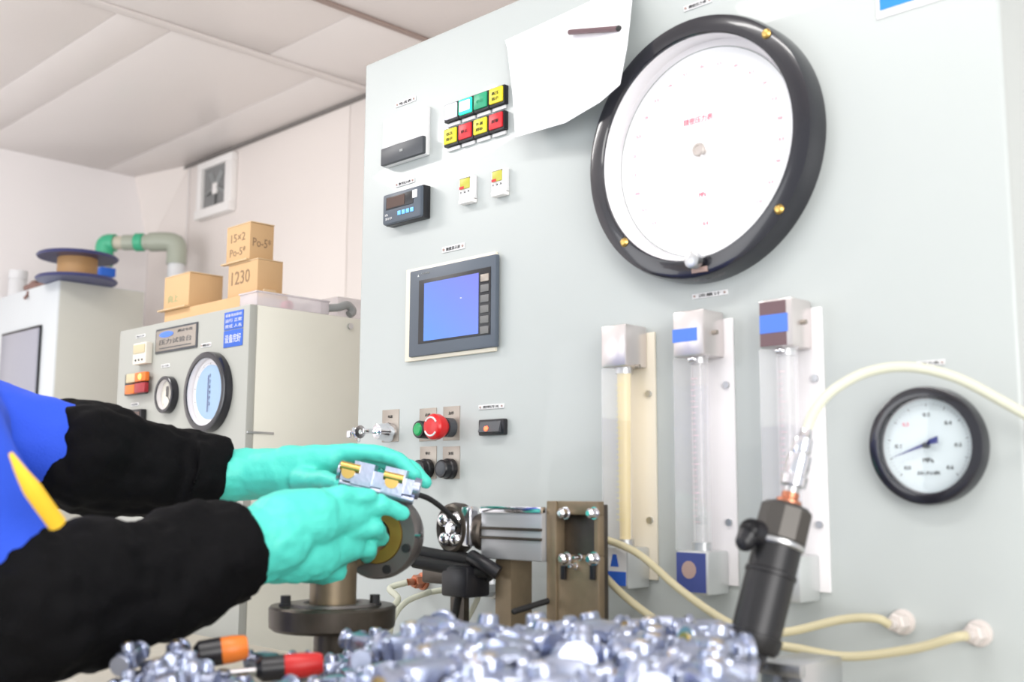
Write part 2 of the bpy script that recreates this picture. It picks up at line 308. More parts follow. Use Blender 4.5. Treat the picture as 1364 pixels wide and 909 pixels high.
obj('dropper', G().cyl(e2+Vector((0, 0, -.08)), (e2.x, e2.y, 0), pr_*.7), 'pipec', pp)
bv = PD(137, 361, (e2-CAM).dot(FW)-.06)
obj('blue_valve', G().box(bv.x-.022, bv.x+.022, bv.y-.02, bv.y+.05, bv.z-.025, bv.z+.015, .006).cyl(bv+Vector((0, 0, .03)), bv+Vector((0, 0, .05)), .012), 'blue', pp)
# ---------------- middle test cabinet ----------------
MY = .08
mr = PY(333, 405.3, MY); ml = PY(160, 441, MY); MZ = (mr.z+ml.z)/2
mc = thing('small_test_cabinet', ((mr.x+ml.x)/2, MY+.2, 0), 'cream test cabinet with two round gauges, cardboard boxes on its top', 'cabinet')
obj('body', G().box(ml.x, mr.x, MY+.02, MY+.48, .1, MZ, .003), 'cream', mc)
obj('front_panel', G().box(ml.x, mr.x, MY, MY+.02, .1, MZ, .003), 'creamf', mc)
obj('plinth', G().box(ml.x+.02, mr.x-.02, MY+.03, MY+.45, 0, .1), 'dgrey', mc)
sc_ = PX(466, 435, mr.x+.001)
obj('screw', G().cyl((mr.x, sc_.y, sc_.z), (mr.x+.006, sc_.y, sc_.z), .007, seg=12), 'steel', mc)
sc2 = PX(345, 577, mr.x+.001)
obj('seam_strip', G().box(mr.x, mr.x+.003, MY+.003, MY+.07, sc2.z-.002, sc2.z+.003, .001), 'steel', mc)
def lw(c):  # metres per pixel (vertical) at a point
    return (Vector(c)-CAM).dot(FW)/FPX
def lab(px, py, wpx, hpx, txt, y, label, rivets=True, m='white', tm='ink', parent=None):
    c = PY(px, py, y); a = PY(px-wpx/2, py, y); b = PY(px+wpx/2, py, y); W = b.x-a.x; H = hpx*lw(c)
    t = thing('label_plate', c, label, 'label')
    obj('plate', G().box(c.x-W/2, c.x+W/2, y-.0015, y, c.z-H/2, c.z+H/2, .0004), m, t)
    if rivets:
        for s in (-1, 1): obj('rivet', G().cyl((c.x+s*W*.42, y-.0026, c.z), (c.x+s*W*.42, y-.001, c.z), H*.22, seg=10), 'tan', t)
    text(txt, t, tm, (c.x, y-.0017, c.z), W*(.62 if rivets else .85), H*.6)
    return t
lab(188, 448, 12, 4, '电压表', MY, 'tiny label above the beige meter on the cream test cabinet', False, 'white')
lab(221, 487.5, 11, 4.5, '压力表', MY, 'tiny label above the small gauge on the cream test cabinet', False, 'white')
lab(275, 460, 13, 5.5, '精密压力表', MY, 'tiny label above the large gauge on the cream test cabinet')
lab(180, 539, 10, 4, '控制器', MY, 'tiny label below the orange and red lamp block', False)
# beige meter
def pbox(name, parent, xl, xr, yt, yb, y, dep, m, bev=.002, atx=None):
    """box mounted on plane y: front face fills pixel box measured on its front plane"""
    yf = y-dep; xm = atx or (xl+xr)/2
    a = PY(xl, (yt+yb)/2, yf); b = PY(xr, (yt+yb)/2, yf); t = PY(xm, yt, yf); bo = PY(xm, yb, yf)
    o = obj(name, G().box(a.x, b.x, yf, y, bo.z, t.z, bev), m, parent); return a.x, b.x, bo.z, t.z, yf
c = PY(186, 470, MY)
t = thing('panel_meter', c, 'small beige square meter at the upper left of the cream test cabinet', 'meter')
B = pbox('case', t, 177, 194, 457, 485, MY, .018, 'dialc')
obj('scale_window', G().box(B[0]+.004, B[1]-.004, B[4]-.002, B[4], (B[2]+B[3])/2, B[3]-.004, .001), 'beigel', t)
for k in range(3): obj('terminal', G().ball((B[0]+(B[1]-B[0])*(.25+.25*k), B[4], B[2]+.01), .003, 8), 'dgrey', t)
# four-lamp block
c = PY(179, 510, MY)
t = thing('lamp_block', c, 'block of four lamps, beige and lit orange above orange and dark red', 'lamp')
for (xl, xr, yt, yb, m) in ((167.5, 179, 498, 510, 'beigel'), (179.5, 193, 496, 508, 'orl'), (166, 178, 513, 525, 'orl'), (178.5, 192, 510, 523, 'redd')):
    B = pbox('lens', t, xl, xr, yt, yb, MY-.008, .012, m, .002)
    if yt == 496: obj('lit_centre', G().lathe(((B[0]+B[1])/2, B[4], (B[2]+B[3])/2), (0, -1, 0), [(0, .008), (.002, .006), (.002, 0)], 12), 'orlit', t)
pbox('base', t, 166, 194, 497, 526, MY, .008, 'black', .002)
# rating plate + blue signs
c = PY(236, 451, MY)
t = thing('rating_plate', c, 'brownish metal rating plate with a blue oval on the cream test cabinet', 'plate')
X0, X1 = PY(208.5, 455, MY).x, PY(263.5, 455, MY).x; Z1_, Z0_ = PY(236, 434.5, MY).z, PY(236, 467.5, MY).z
obj('border', G().box(X0, X1, MY-.003, MY, Z0_, Z1_, .001), 'dgrey', t)
obj('face', G().box(X0+.005, X1-.005, MY-.004, MY-.002, Z0_+.005, Z1_-.005, .0005), 'plate', t)
W_, H_ = X1-X0, Z1_-Z0_
obj('blue_oval', G().lathe((0, 0, 0), (0, -1, 0), [(0, 0), (0, 1), (.001, 1), (.001, 0)], 24).xf(Matrix.Translation((X0+W_*.28, MY-.004, Z1_-H_*.27)) @ Matrix.Diagonal((W_*.17, 1, H_*.12, 1))), 'bandb', t)
text('压力试验台', t, 'dgrey', (X0+W_*.5, MY-.0042, Z0_+H_*.43), W_*.78, H_*.22)
text('测试专用', t, 'dgrey', (X0+W_*.72, MY-.0042, Z0_+H_*.78), W_*.35, H_*.12)
obj('print_line', G().box(X0+W_*.12, X0+W_*.88, MY-.0045, MY-.004, Z0_+H_*.16, Z0_+H_*.2), 'dgrey', t)
for nm, yt, yb, lb, tx in (('status_sign', 415, 438.5, 'upper blue sticker with three rows of white print on the cream cabinet', None), ('status_sign', 439.5, 462, 'lower blue sticker with four large white characters on the cream cabinet', '设备完好')):
    X0, X1 = PY(299, 440, MY).x, PY(324, 440, MY).x; Z1_, Z0_ = PY(311, yt, MY).z, PY(311, yb, MY).z; W_, H_ = X1-X0, Z1_-Z0_
    t = thing(nm, ((X0+X1)/2, MY, Z0_), lb, 'sign')
    obj('sheet', G().box(X0, X1, MY-.0015, MY, Z0_, Z1_, .0003), 'sign', t)
    if tx: text(tx, t, 'white', ((X0+X1)/2, MY-.0017, (Z0_+Z1_)/2), W_*.84, H_*.5)
    else:
        text('设备状态标识', t, 'white', ((X0+X1)/2, MY-.0017, Z0_+H_*.8), W_*.85, H_*.17)
        text('运行 正常', t, 'white', ((X0+X1)/2, MY-.0017, Z0_+H_*.5), W_*.85, H_*.2)
        text('责任 人名', t, 'white', ((X0+X1)/2, MY-.0017, Z0_+H_*.18), W_*.85, H_*.2)
def gauge(name, cx, cz, y, R, dep, rim, m_dial, label, needle=None, ring=.0, nticks=50, tickm='ink', dialr=None, rec=.8, wallm='backw'):
    """round dial gauge on plane y facing -Y; rim = ring width"""
    t = thing(name, (cx, y, cz), label, 'gauge'); o = (cx, y, cz); A = (0, -1, 0); ri = R-rim
    obj('rim', G().lathe(o, A, [(0, R*1.0), (dep*.7, R*1.0), (dep*.93, R*.985), (dep, R*.95), (dep, ri+rim*.06), (dep*.95, ri), (dep*.86, ri), (dep*.86, ri+rim*.3)], 96), 'blackr', t)
    obj('inner_wall', G().lathe(o, A, [(dep*.86, ri), (dep*.86, ri+.0015), (.0005, ri+.0015), (.0005, ri-.001)], 80), wallm, t)
    back = dep*(1-rec)
    obj('back_plate', G().lathe(o, A, [(0, 0), (0, ri+.002), (back*.5, ri+.002), (back*.5, 0)], 64), 'backw', t)
    dr = dialr or ri*.985
    d = obj('dial', G().lathe(o, A, [(back*.5, 0), (back*.5, dr), (back, dr), (back, 0)], 80), m_dial, t)
    g = G()
    for k in range(nticks+1):
        a_ = math.radians(225-270*k/nticks); maj = k % 5 == 0; r0 = dr*.9; r1 = r0-(dr*.06 if maj else dr*.03); hw = .0009*(R/.17)*(1.3 if maj else .7)
        n = Vector((math.cos(a_), 0, math.sin(a_))); p = Vector((-n.z, 0, n.x))*hw; q = Vector((cx, y-back-.0004, cz))
        g.poly([q+n*r0+p, q+n*r0-p, q+n*r1-p, q+n*r1+p], (0, .0003, 0))
    obj('graduations', g, tickm, d)
    gl = obj('glass', G().lathe(o, A, [(dep*.84-.0015, 0), (dep*.84-.0015, ri+.001), (dep*.84, ri+.001), (dep*.84, 0)], 48), 'clear', t)
    return t, d, back, dr
def fitg(L, T, B, y, dep):
    yf = y-dep; zt, zb = PY(L+30, T, yf).z, PY(L+30, B, yf).z; R = (zt-zb)/2; return PY(L, (T+B)/2, yf).x+R, (zt+zb)/2, R
# large gauge on the cream cabinet
gx, gz, gR = fitg(243.5, 468, 576, MY, .02); k_ = gR/54
t, d, bk, dr = gauge('large_gauge', gx, gz, MY, gR, .02, 9*k_, 'backw', 'larger black rimmed gauge with a pale blue dial on the cream cabinet')
obj('blue_face', G().lathe((gx+.004, MY, gz), (0, -1, 0), [(bk, 0), (bk, dr*.82), (bk+.002, dr*.82), (bk+.002, 0)], 48), 'dialb', d)
obj('needle', G().box(gx-.001, gx+.001, MY-bk-.005, MY-bk-.004, gz-dr*.6, gz+dr*.5), 'blueink', t)
for k in range(6): text('压力表MPa校验'[k], d, 'blueink', (gx+.004, MY-bk-.0022, gz+dr*(.5-.17*k)), .006, .008)
gx, gz, gR = fitg(205, 498.5, 549, MY, .017); gc = Vector((gx, MY, gz)); k_ = gR/25
t, d, bk, dr = gauge('small_gauge', gx, gz, MY, gR, .017, 5*k_, 'dialc', 'small black rimmed gauge with a cream dial on the cream cabinet', nticks=20)
obj('needle', G().poly([(gc.x-.001, MY-bk-.004, gc.z), (gc.x+.001, MY-bk-.004, gc.z+.002), (gc.x+.018, MY-bk-.004, gc.z-.02)], (0, .001, 0)).box(gc.x-.004, gc.x+.004, MY-bk-.004, MY-bk-.003, gc.z-.004, gc.z+.02), 'ink', t)
t = thing('digital_controller', PY(178, 556, MY), 'black square controller at the lower left of the cream cabinet', 'controller')
B = pbox('case', t, 165, 187, 546, 575, MY, .015, 'black'); obj('display', G().box(B[0]+.006, B[1]-.006, B[4]-.001, B[4], B[3]-.018, B[3]-.006), 'lcd', t)
# --- boxes on the cream cabinet ---
def corner_box(name, xl, xr, xb, yt, yb, yf, label, zb=None, group=None, depth=None):
    a = PY(xl, (yt+yb)/2, yf); b = PY(xr, (yt+yb)/2, yf); zt = PY(xr, yt, yf).z; z0 = PY(xr, yb, yf).z if zb is None else zb
    y1 = PX(xb, (yt+yb)/2, b.x).y if depth is None else yf+depth
    t = thing(name, ((a.x+b.x)/2, (yf+y1)/2, z0), label, 'box', group)
    obj('body', G().box(a.x, b.x, yf, y1, z0, zt, .002), 'card', t)
    return t, a.x, b.x, yf, y1, z0, zt
flatz = PY(349, 386, .1).z
t, X0, X1, Y0, Y1, Z0, Z1 = corner_box('flat_carton', 220, 349, 384, 387, 405, .19, 'long flat open cardboard carton under the stacked cartons', MZ)
obj('end_flap', G().box(X1, X1+.004, Y0+.002, Y0+.035, Z0, Z1+.004, .001), 'tape', t)
text('易碎物品', t, 'greenink', (X0+.1, Y0-.0005, Z0+.025), .16, .018)
zl = Z1
t, X0, X1, Y0, Y1, Z0, Z1 = corner_box('carton', 219, 252, 297, 363, 400, .188, 'tan carton with green print at the left end of the flat carton', zl)
obj('flap', G().box(X0-.012, X1+.002, Y0-.012, Y0+.004, Z0, Z0+.004, .001), 'tape', t); obj('lid', G().box(X0, X1+.002, Y0, Y1, Z1, Z1+.003, .001), 'tape', t)
text('向上', t, 'greenink', (X0+.05, Y0-.0004, Z0+.03), .05, .02)
t, X0, X1, Y0, Y1, Z0, Z1 = corner_box('carton', 304, 343, 377, 345, 385, .2, 'lower carton of the stack of two, handwriting on its front', zl)
text('1230', t, 'marker', ((X0+X1)/2-.008, Y0-.0004, Z0+(Z1-Z0)*.58), (X1-X0)*.62, (Z1-Z0)*.4)
obj('lid', G().box(X0, X1, Y0, Y1, Z1, Z1+.003, .001), 'tape', t)
zl2 = Z1+.003
t, X0, X1, Y0, Y1, Z0, Z1 = corner_box('carton', 302, 333, 365, 296, 344, .2, 'topmost carton of the stack, handwritten marks on both visible sides', zl2)
text('15×2', t, 'marker', ((X0+X1)/2, Y0-.0004, Z0+(Z1-Z0)*.68), (X1-X0)*.6, (Z1-Z0)*.22); text('Po-5*', t, 'marker', ((X0+X1)/2, Y0-.0004, Z0+(Z1-Z0)*.3), (X1-X0)*.66, (Z1-Z0)*.22)
text('Po-5*', t, 'marker', (X1+.0004, (Y0+Y1)/2, (Z0+Z1)/2), (Y1-Y0)*.76, (Z1-Z0)*.24, Matrix.Rotation(math.pi/2, 3, 'Z') @ Matrix.Rotation(math.pi/2, 3, 'X'))
obj('flap', G().box(X0-.012, X1, Y0-.008, Y0+.004, Z0, Z0+.004, .001), 'tape', t); obj('lid', G().box(X0, X1+.002, Y0, Y1, Z1, Z1+.003, .001), 'tape', t)
# clear trays on top
ty0, ty1 = MY+.02, MY+.25; tx0, tx1 = mr.x-.075, mr.x-.004; print('tray', tx0, 'carton', X1); tz = PX(400, 396, mr.x-.01).z
t = thing('clear_tray', ((tx0+tx1)/2, (ty0+ty1)/2, MZ), 'open clear plastic tray on the right edge of the cream cabinet top', 'tray')
hh = tz-MZ
obj('walls', G().box(tx1-.003, tx1, ty0, ty0+.19, MZ, MZ+hh, .001).box(tx0, tx0+.003, ty0, ty0+.19, MZ, MZ+hh, .001).box(tx0, tx1, ty0, ty0+.003, MZ, MZ+hh, .001).box(tx0, tx1, ty0+.167, ty0+.19, MZ, MZ+hh, .001), 'tray', t)
obj('rim', G().box(tx1-.004, tx1+.002, ty0-.002, ty0+.192, MZ+hh-.004, MZ+hh, .001).box(tx0-.002, tx1, ty0-.003, ty0+.003, MZ+hh-.004, MZ+hh, .001), 'tray', t)
obj('base', G().box(tx0, tx1, ty0, ty0+.19, MZ, MZ+.002), 'tray', t)
q = Vector((tx1-.02, ty0+.09, MZ+.012)); t2 = thing('tape_roll', q-Vector((0, 0, .010)), 'small pink and white roll inside the clear tray', 'roll')
obj('roll', G().lathe(q, (1, 0, 0), [(-.01, .004), (-.01, .011), (.01, .011), (.01, .004)], 20, True), 'redink', t2)
cq = MY+.215; t3 = thing('clear_cover', (tx1-.04, cq+.06, MZ), 'rounded clear plastic cover beside the tray, against the big panel', 'cover')
n_ = 8; out = [(0, 0), (0, .05)]+[(.13-.04*(1-math.sin(a_*math.pi/16)), .05-.03*(1-math.cos(a_*math.pi/16))) for a_ in range(9)]+[(.13, 0)]
obj('shell', G().poly([(tx1-.015, MY+.245+p[0], MZ+p[1]) for p in out], (-.07, 0, 0)), 'tray', t3)
hq = Vector((tx1-.004, MY+.25, MZ+.018)); t4 = thing('handle_grip', (hq.x, hq.y, MZ), 'grey curved handle grip lying between the tray and the clear cover', 'handle')
obj('grip', G().tube([hq+Vector((-.01, -.035, 0)), hq+Vector((0, -.01, .004)), hq+Vector((0, .015, .012)), hq+Vector((0, .03, 0)), hq+Vector((0, .02, -.010))], .0095, 12), 'grey', t4)
# ---------------- the big control cabinet ----------------
XL, XR, ZT = -1.586, -.446, 1.9
pc = thing('control_cabinet', ((XL+XR)/2, .25, 0), 'tall pale grey-green control cabinet covered with gauges, filling the right side', 'cabinet')
obj('body', G().box(XL+.006, XR-.006, .012, .5, .1, ZT-.004, .004), 'panel', pc)
obj('front_panel', G().box(XL, XR, 0, .012, .12, ZT, .005, seg=3), 'panel', pc)
obj('plinth', G().box(XL+.03, XR-.03, .03, .47, 0, .1), 'dgrey', pc)
DZ = .83
t = thing('desk_ledge', (-1.4, -.21, 0), 'cream desk in front of the control cabinet carrying the clamping fixtures', 'desk')
obj('top', G().box(-2.6, -.45, -.42, -.001, DZ-.03, DZ, .004), 'wood', t)
for x in (-2.5, -.55):
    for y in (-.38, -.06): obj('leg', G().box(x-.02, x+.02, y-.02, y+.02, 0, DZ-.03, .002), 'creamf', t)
# big precision gauge
t, d, bk, dr = gauge('precision_gauge', -.836, 1.5705, 0, .1774, .036, .0265, 'dial', 'very large black rimmed round gauge with a white dial at the top of the cabinet', nticks=40, tickm='pinkfaint', dialr=.1425, rec=.86)
gx, gz = -.836, 1.5705; yd = -bk
obj('gauge_ring', G().lathe((gx, 0, gz), (0, -1, 0), [(bk, .1405), (bk+.0006, .141), (bk+.0006, .1415), (bk, .142)], 80), 'grey', d)
for k in range(0, 21):
    a_ = math.radians(225-270*k/20); text(('%g' % (k*.5)), d, 'pinkink', (gx+math.cos(a_)*.118, yd-.0004, gz+math.sin(a_)*.118), .0075, .0035, name='numeral')
text('精密压力表', d, 'redink', (gx-.008, yd-.0004, gz+.046), .047, .009)
text('MPa', d, 'redink', (gx-.003, yd-.0004, gz-.058), .011, .006)
text('0.4', d, 'redink', (gx+.001, yd-.0004, gz-.098), .008, .005)
obj('needle', G().poly([(gx-.0012, yd-.012, gz-.001), (gx+.0012, yd-.012, gz+.001), (gx+.052, yd-.012, gz-.098)], (0, .0006, 0)).poly([(gx-.003, yd-.012, gz), (gx+.003, yd-.012, gz), (gx-.017, yd-.012, gz+.034), (gx-.022, yd-.012, gz+.032)], (0, .0006, 0)), 'backw', t)
obj('hub', G().lathe((gx, yd, gz), (0, -1, 0), [(0, .004), (.010, .004), (.010, .0092), (.013, .0092), (.0145, .008), (.0145, .0055), (.0135, .005), (.0135, 0)], 28), 'hubm', t)
for (px, py) in ((1021, 45), (1038, 279), (832, 323)):
    p = PY(px, py, -.036)
    ob = obj('screw', G().lathe((p.x, -.035, p.z), (0, -1, 0), [(0, .0055), (.002, .0065), (.005, .004), (.006, 0)], 16), 'brass', t)
p = PY(838, 92, -.036); 0 and obj('screw', G().lathe((p.x, -.035, p.z), (0, -1, 0), [(0, .0055), (.002, .0065), (.005, .004), (.006, 0)], 16), 'brass', t)
p = PY(925, 347, -.045)
obj('adjuster_knob', G().lathe((p.x, -.034, p.z), (0, -1, 0), [(0, .006), (.008, .006), (.008, .011), (.018, .011), (.019, .0095), (.019, 0)], 28), 'steel', t)
p = PY(932, 359, -.036); lp = obj('tag_plate', G().box(p.x-.012, p.x+.012, -.0375, -.034, p.z-.004, p.z+.003, .0005), 'tan', t)
lab(930, 6, 38, 8, '精密压力表', 0, 'narrow label plate above the very large gauge')
lab(946, 392.5, 48, 7, '流量计', 0, 'narrow label plate just below the very large gauge, above the flow meters')
# small gauge right
gx, gz, gR = fitg(1156, 517, 673, 0, .018)
t, d, bk, dr = gauge('pressure_gauge', gx, gz, 0, gR, .018, .0125, 'dialg', 'small black rimmed round gauge with pale blue dial at the right', nticks=50, rec=.6, dialr=.0515, wallm='dgrey')
yd = -bk
for k in range(7):
    a_ = math.radians(225-45*k); text(str(k*.1)[:3], d, 'redink' if k == 2 else 'ink', (gx+math.cos(a_)*.034, yd-.0004, gz+math.sin(a_)*.034), .0075, .0042, name='numeral')
text('MPa', d, 'ink', (gx, yd-.0004, gz-.016), .012, .005); text('压力表', d, 'ink', (gx, yd-.0004, gz-.03), .026, .004)
obj('needle', G().poly([(gx+.004, yd-.006, gz+.005), (gx+.006, yd-.006, gz+.001), (gx-.040, yd-.006, gz-.013)], (0, .0008, 0)).poly([(gx+.002, yd-.006, gz+.001), (gx+.003, yd-.006, gz+.006), (gx+.014, yd-.006, gz+.010), (gx+.014, yd-.006, gz+.002)], (0, .0008, 0)), 'blueink', t)
obj('hub', G().lathe((gx, yd, gz), (0, -1, 0), [(0, .003), (.008, .003), (.008, 0)], 14), 'dgrey', t)
lab(1240, 484, 38, 7, '压力表', 0, 'label plate behind the hose, above the small right gauge')
lab(541, 136, 26, 6.5, '电流表', 0, 'label plate above the white needle meter')
lab(540, 243.5, 25, 6.5, '数字压力表', 0, 'label plate above the digital display meter')
lab(604.5, 330.5, 30, 8, '触摸显示屏', 0, 'label plate above the blue touch screen')
lab(655, 542, 34, 6, '照明开关', 0, 'label plate above the black rocker switch')
# blue notice top right
X0 = PY(1171, 20, 0).x; zt0 = PY(1171, 22, 0).z
t = thing('blue_notice', (X0+.08, 0, zt0), 'bright blue notice with white border in the top right corner of the cabinet', 'sign')
obj('sheet', G().box(X0-.003, X0+.165, -.0012, 0, zt0-.004, ZT-.002, .0003), 'white', t); obj('blue_field', G().box(X0+.002, X0+.16, -.0018, -.001, zt0+.006, ZT-.01, .0002), 'signl', t)
# paper held by a magnet bar
def patch(px, nx, ny):
    """px: rows (top->bottom) of (x,y,plane) controls, bilinear"""
    b = bmesh.new(); P = [[PY(*c) for c in r] for r in px]; nr, nc = len(P)-1, len(P[0])-1
    V = []
    for j in range(ny+1):
        v = j/ny*nr; j0 = min(int(v), nr-1); fv = v-j0; row = []
        for i in range(nx+1):
            u = i/nx*nc; i0 = min(int(u), nc-1); fu = u-i0
            row.append(b.verts.new(P[j0][i0]*(1-fu)*(1-fv)+P[j0][i0+1]*fu*(1-fv)+P[j0+1][i0]*(1-fu)*fv+P[j0+1][i0+1]*fu*fv))
        V.append(row)
    for j in range(ny):
        for i in range(nx): b.faces.new([V[j][i], V[j][i+1], V[j+1][i+1], V[j+1][i]])
    for _ in range(3): bmesh.ops.smooth_vert(b, verts=[v for v in b.verts if not v.is_boundary], factor=.5)
    bmesh.ops.solidify(b, geom=list(b.faces), thickness=.0006); return b
rows = [[(673, 54, -.004), (730, 28, -.004), (790, 0, -.006), (842, -28, -.008)],
        [(676, 64, -.006), (735, 44, -.006), (790, 24, -.01), (842, 2, -.03)],
        [(683, 125, -.016), (742, 105, -.02), (800, 78, -.05), (836, 58, -.066)],
        [(687, 183, -.030), (753, 164, -.042), (800, 136, -.062), (826, 113, -.074)]]
pa = obj('paper_sheet', patch(rows, 18, 18), 'paper', None, norm=False); tag(pa, 'curled white paper sheet under a dark magnet bar beside the very large gauge', 'paper')
a, b = PY(759, 43, -.022), PY(824, 38, -.048)
mb = thing('magnet_bar', (a+b)/2, 'dark slim magnet bar holding the white paper sheet', 'magnet')
obj('bar', G().tube([a, (a+b)/2, b], .0042, 8, smooth=False), 'dbrown', mb)
obj('cap', G().ball(b, .0046, 8), 'ink', mb)
# analogue meter
t = thing('needle_meter', PY(538, 180, 0), 'square white needle meter with a dark lower cover', 'meter')
obj('body', G().box(PY(509, 190, -.012).x, PY(566, 180, -.012).x, -.012, .001, PY(538, 214, -.012).z, PY(538, 150, -.012).z, .003), 'white', t)
za = PY(538, 212, -.03).z
bx0, bx1 = PY(507, 200, -.018).x, PY(563, 190, -.018).x
obj('dark_cover', G().box(bx0, bx1, -.018, -.010, PY(536, 212, -.018).z, PY(536, 189, -.018).z, .002), 'dgrey', t)
obj('badge', G().box((bx0+bx1)/2-.004, (bx0+bx1)/2+.004, -.0186, -.018, PY(536, 201, -.018).z, PY(536, 198, -.018).z), 'grey', t)
g = G()
for k in range(21):
    a_ = math.radians(135-90*k/20); n = Vector((math.cos(a_), 0, math.sin(a_))); q = Vector((-1.475, -.0125, 1.672)); pp_ = Vector((-n.z, 0, n.x))*.0004
    g.poly([q+n*.046+pp_, q+n*.046-pp_, q+n*.052-pp_, q+n*.052+pp_], (0, .0003, 0))
obj('graduations', g, 'grey', t); text('A', t, 'grey', (-1.475, -.0125, 1.70), .006, .007)
# digital meter
t = thing('digital_meter', PY(538, 275, 0), 'grey digital meter with a brown display and small blue keys', 'meter')
B = pbox('case', t, 509.5, 560, 253, 294, 0, .022, 'bezel', .004, 535)
X0, X1, Z0, Z1, yf = B; W_, H_ = X1-X0, Z1-Z0
obj('rear_case', G().box(X0+.003, X1+.0006, yf+.006, -.0005, Z0-.001, Z1+.001, .001), 'black', t)
obj('display', G().box(X0+W_*.1, X0+W_*.82, yf-.001, yf+.002, Z0+H_*.46, Z0+H_*.88, .001), 'black', t)
obj('lcd_glass', G().box(X0+W_*.13, X0+W_*.6, yf-.0016, yf, Z0+H_*.5, Z0+H_*.84), 'lcd', t)
for k in range(4): obj('blue_key', G().box(X0+W_*(.42+.11*k), X0+W_*(.50+.11*k), yf-.0015, yf, Z0+H_*.2, Z0+H_*.34, .001), 'bluebtn', t)
obj('badge', G().box(X0+W_*.8, X0+W_*.92, yf-.0016, yf, Z0+H_*.62, Z0+H_*.88, .001), 'white', t)
text('kPa', t, 'white', (X0+W_*.12, yf-.0004, Z0+H_*.3), .008, .004); text('显示仪', t, 'white', (X0+W_*.18, yf-.0004, Z0+H_*.17), .018, .004)
# indicator lamps
cells = [('white lit square indicator lamp, first of the upper row', 'whl', ''), ('brightly lit green square indicator lamp', 'grl', ''), ('unlit green square indicator lamp, third of the upper row', 'grn', '合格'), ('yellow square indicator lamp at the right end of the upper row', 'yel', '高压 指示'),
         ('yellow square indicator lamp at the left end of the lower row', 'yel', '低压 指示'), ('red square indicator lamp between two yellow lamps, lower row', 'redl', '停止'), ('yellow square indicator lamp between two red lamps, lower row', 'yel', '外漏 超标'), ('red square indicator lamp at the right end of the lower row', 'redl', '报警')]
lx0, lx1 = PY(591, 150, -.01).x, PY(671.5, 130, -.01).x; cw = (lx1-lx0)/4
def zrow(y): return PY(594, y, -.01).z
rowz = [(zrow(163), zrow(139.5)), (zrow(195.5), zrow(172))]
for i, (lb, m, tx) in enumerate(cells):
    r, k = divmod(i, 4); z0, z1 = rowz[r]; a = lx0+k*cw; cx = a+cw/2; cz = (z0+z1)/2
    t = thing('indicator_lamp', (cx, 0, z0), lb, 'lamp', 'square indicator lamps in two rows')
    obj('housing', G().box(a+.0005, a+cw-.0005, -.009, .001, z0, z1, .001), 'black', t)
    ln = obj('lens', G().box(a+(.0042 if m == 'whl' else .0028), a+cw-.0028, -.0125, -.008, z0+.003, z1-.002, .002), m, t)
    if m == 'grl': obj('lit_core', G().box(a+.006, a+cw-.006, -.0133, -.012, z0+.008, z1-.006, .003), 'grc', ln)
    if tx:
        for j, s in enumerate(tx.split()): text(s, ln, 'grn' if m == 'grn' else 'ink', (cx, -.0127, cz+(.004 if j == 0 and ' ' in tx else (-.005 if j else 0))), cw*.45, .0055)
    if r == 0 or True:
        obj('clip', G().box(a+.003, a+cw-.003, -.004, 0, z0-.007, z0-.001, .001), 'white', t)
# counters
for (px, py, lb) in ((621, 252, 'left of the two small white timer switches below the lamps'), (664, 242, 'right of the two small white timer switches below the lamps')):
    c = PY(px, py, 0); t = thing('timer_switch', c, lb, 'switch', 'small white timer switches')
    B = pbox('body', t, px-10, px+9, py-17, py+16, 0, .010, 'white', .002); X0, X1, Z0, Z1, yf = B; W_, H_ = X1-X0, Z1-Z0
    obj('window', G().box(X0+W_*.12, X0+W_*.78, yf-.002, yf+.001, Z0+H_*.5, Z0+H_*.92, .001), 'disp', t)
    obj('red_mark', G().box(X0+W_*.12, X0+W_*.42, yf-.0026, yf-.0018, Z0+H_*.5, Z0+H_*.6), 'redl', t)
    obj('window_frame', G().box(X0+W_*.1, X0+W_*.8, yf-.0012, yf+.001, Z0+H_*.9, Z0+H_*.94), 'dgrey', t)
    text('1 2 3', t, 'ink', (X0+W_*.45, yf-.0004, Z0+H_*.38), W_*.6, .003)
    obj('foot', G().box(X0+W_*.1, X1, -.014, 0, Z0-.004, Z0+H_*.12, .002), 'louv', t)
# touch screen
t = thing('touch_screen', PY(604, 420, 0), 'slate framed touch screen glowing blue with a column of keys', 'screen')
X0, X1, Z0, Z1 = -1.449, -1.237, 1.343, 1.491
obj('surround', G().box(X0-.001, X1+.005, -.006, 0, Z0-.006, Z1+.004, .001), 'backy', t)
yb = -.012
X0b, X1b = X0*(1-.01)+.0, X1*(1-.01)
obj('bezel', G().box(PY(545, 420, yb).x, PY(660, 410, yb).x, yb, -.003, Z0-.0, Z1-.002, .002), 'bezel', t)
X0, X1 = PY(545, 420, yb).x, PY(660, 410, yb).x; W_ = X1-X0; H_ = Z1-Z0
obj('inner_frame', G().box(X0+W_*.12, X0+W_*.95, yb-.0008, yb, Z0+H_*.135, Z0+H_*.86, .001), 'black', t)
obj('display', G().box(X0+W_*.19, X0+W_*.82, yb-.0016, yb-.0004, Z0+H_*.16, Z0+H_*.815), 'screen', t)
for k in range(6):
    z = Z0+H_*(.745-.112*k); obj('key', G().box(X0+W_*.845, X0+W_*.935, yb-.0028, yb-.0006, z-.0055, z+.0065, .001), 'key' if k else 'plate', t)
obj('status_dot', G().box(X0+W_*.62, X0+W_*.635, yb-.0024, yb-.0016, Z0+H_*.57, Z0+H_*.58), 'white', t)
text('▲', t, 'white', (X0+W_*.11, yb-.0004, Z1-.012), .004, .004); text('人机界面', t, 'grey', (X0+W_*.19, yb-.0004, Z1-.010), .022, .003)
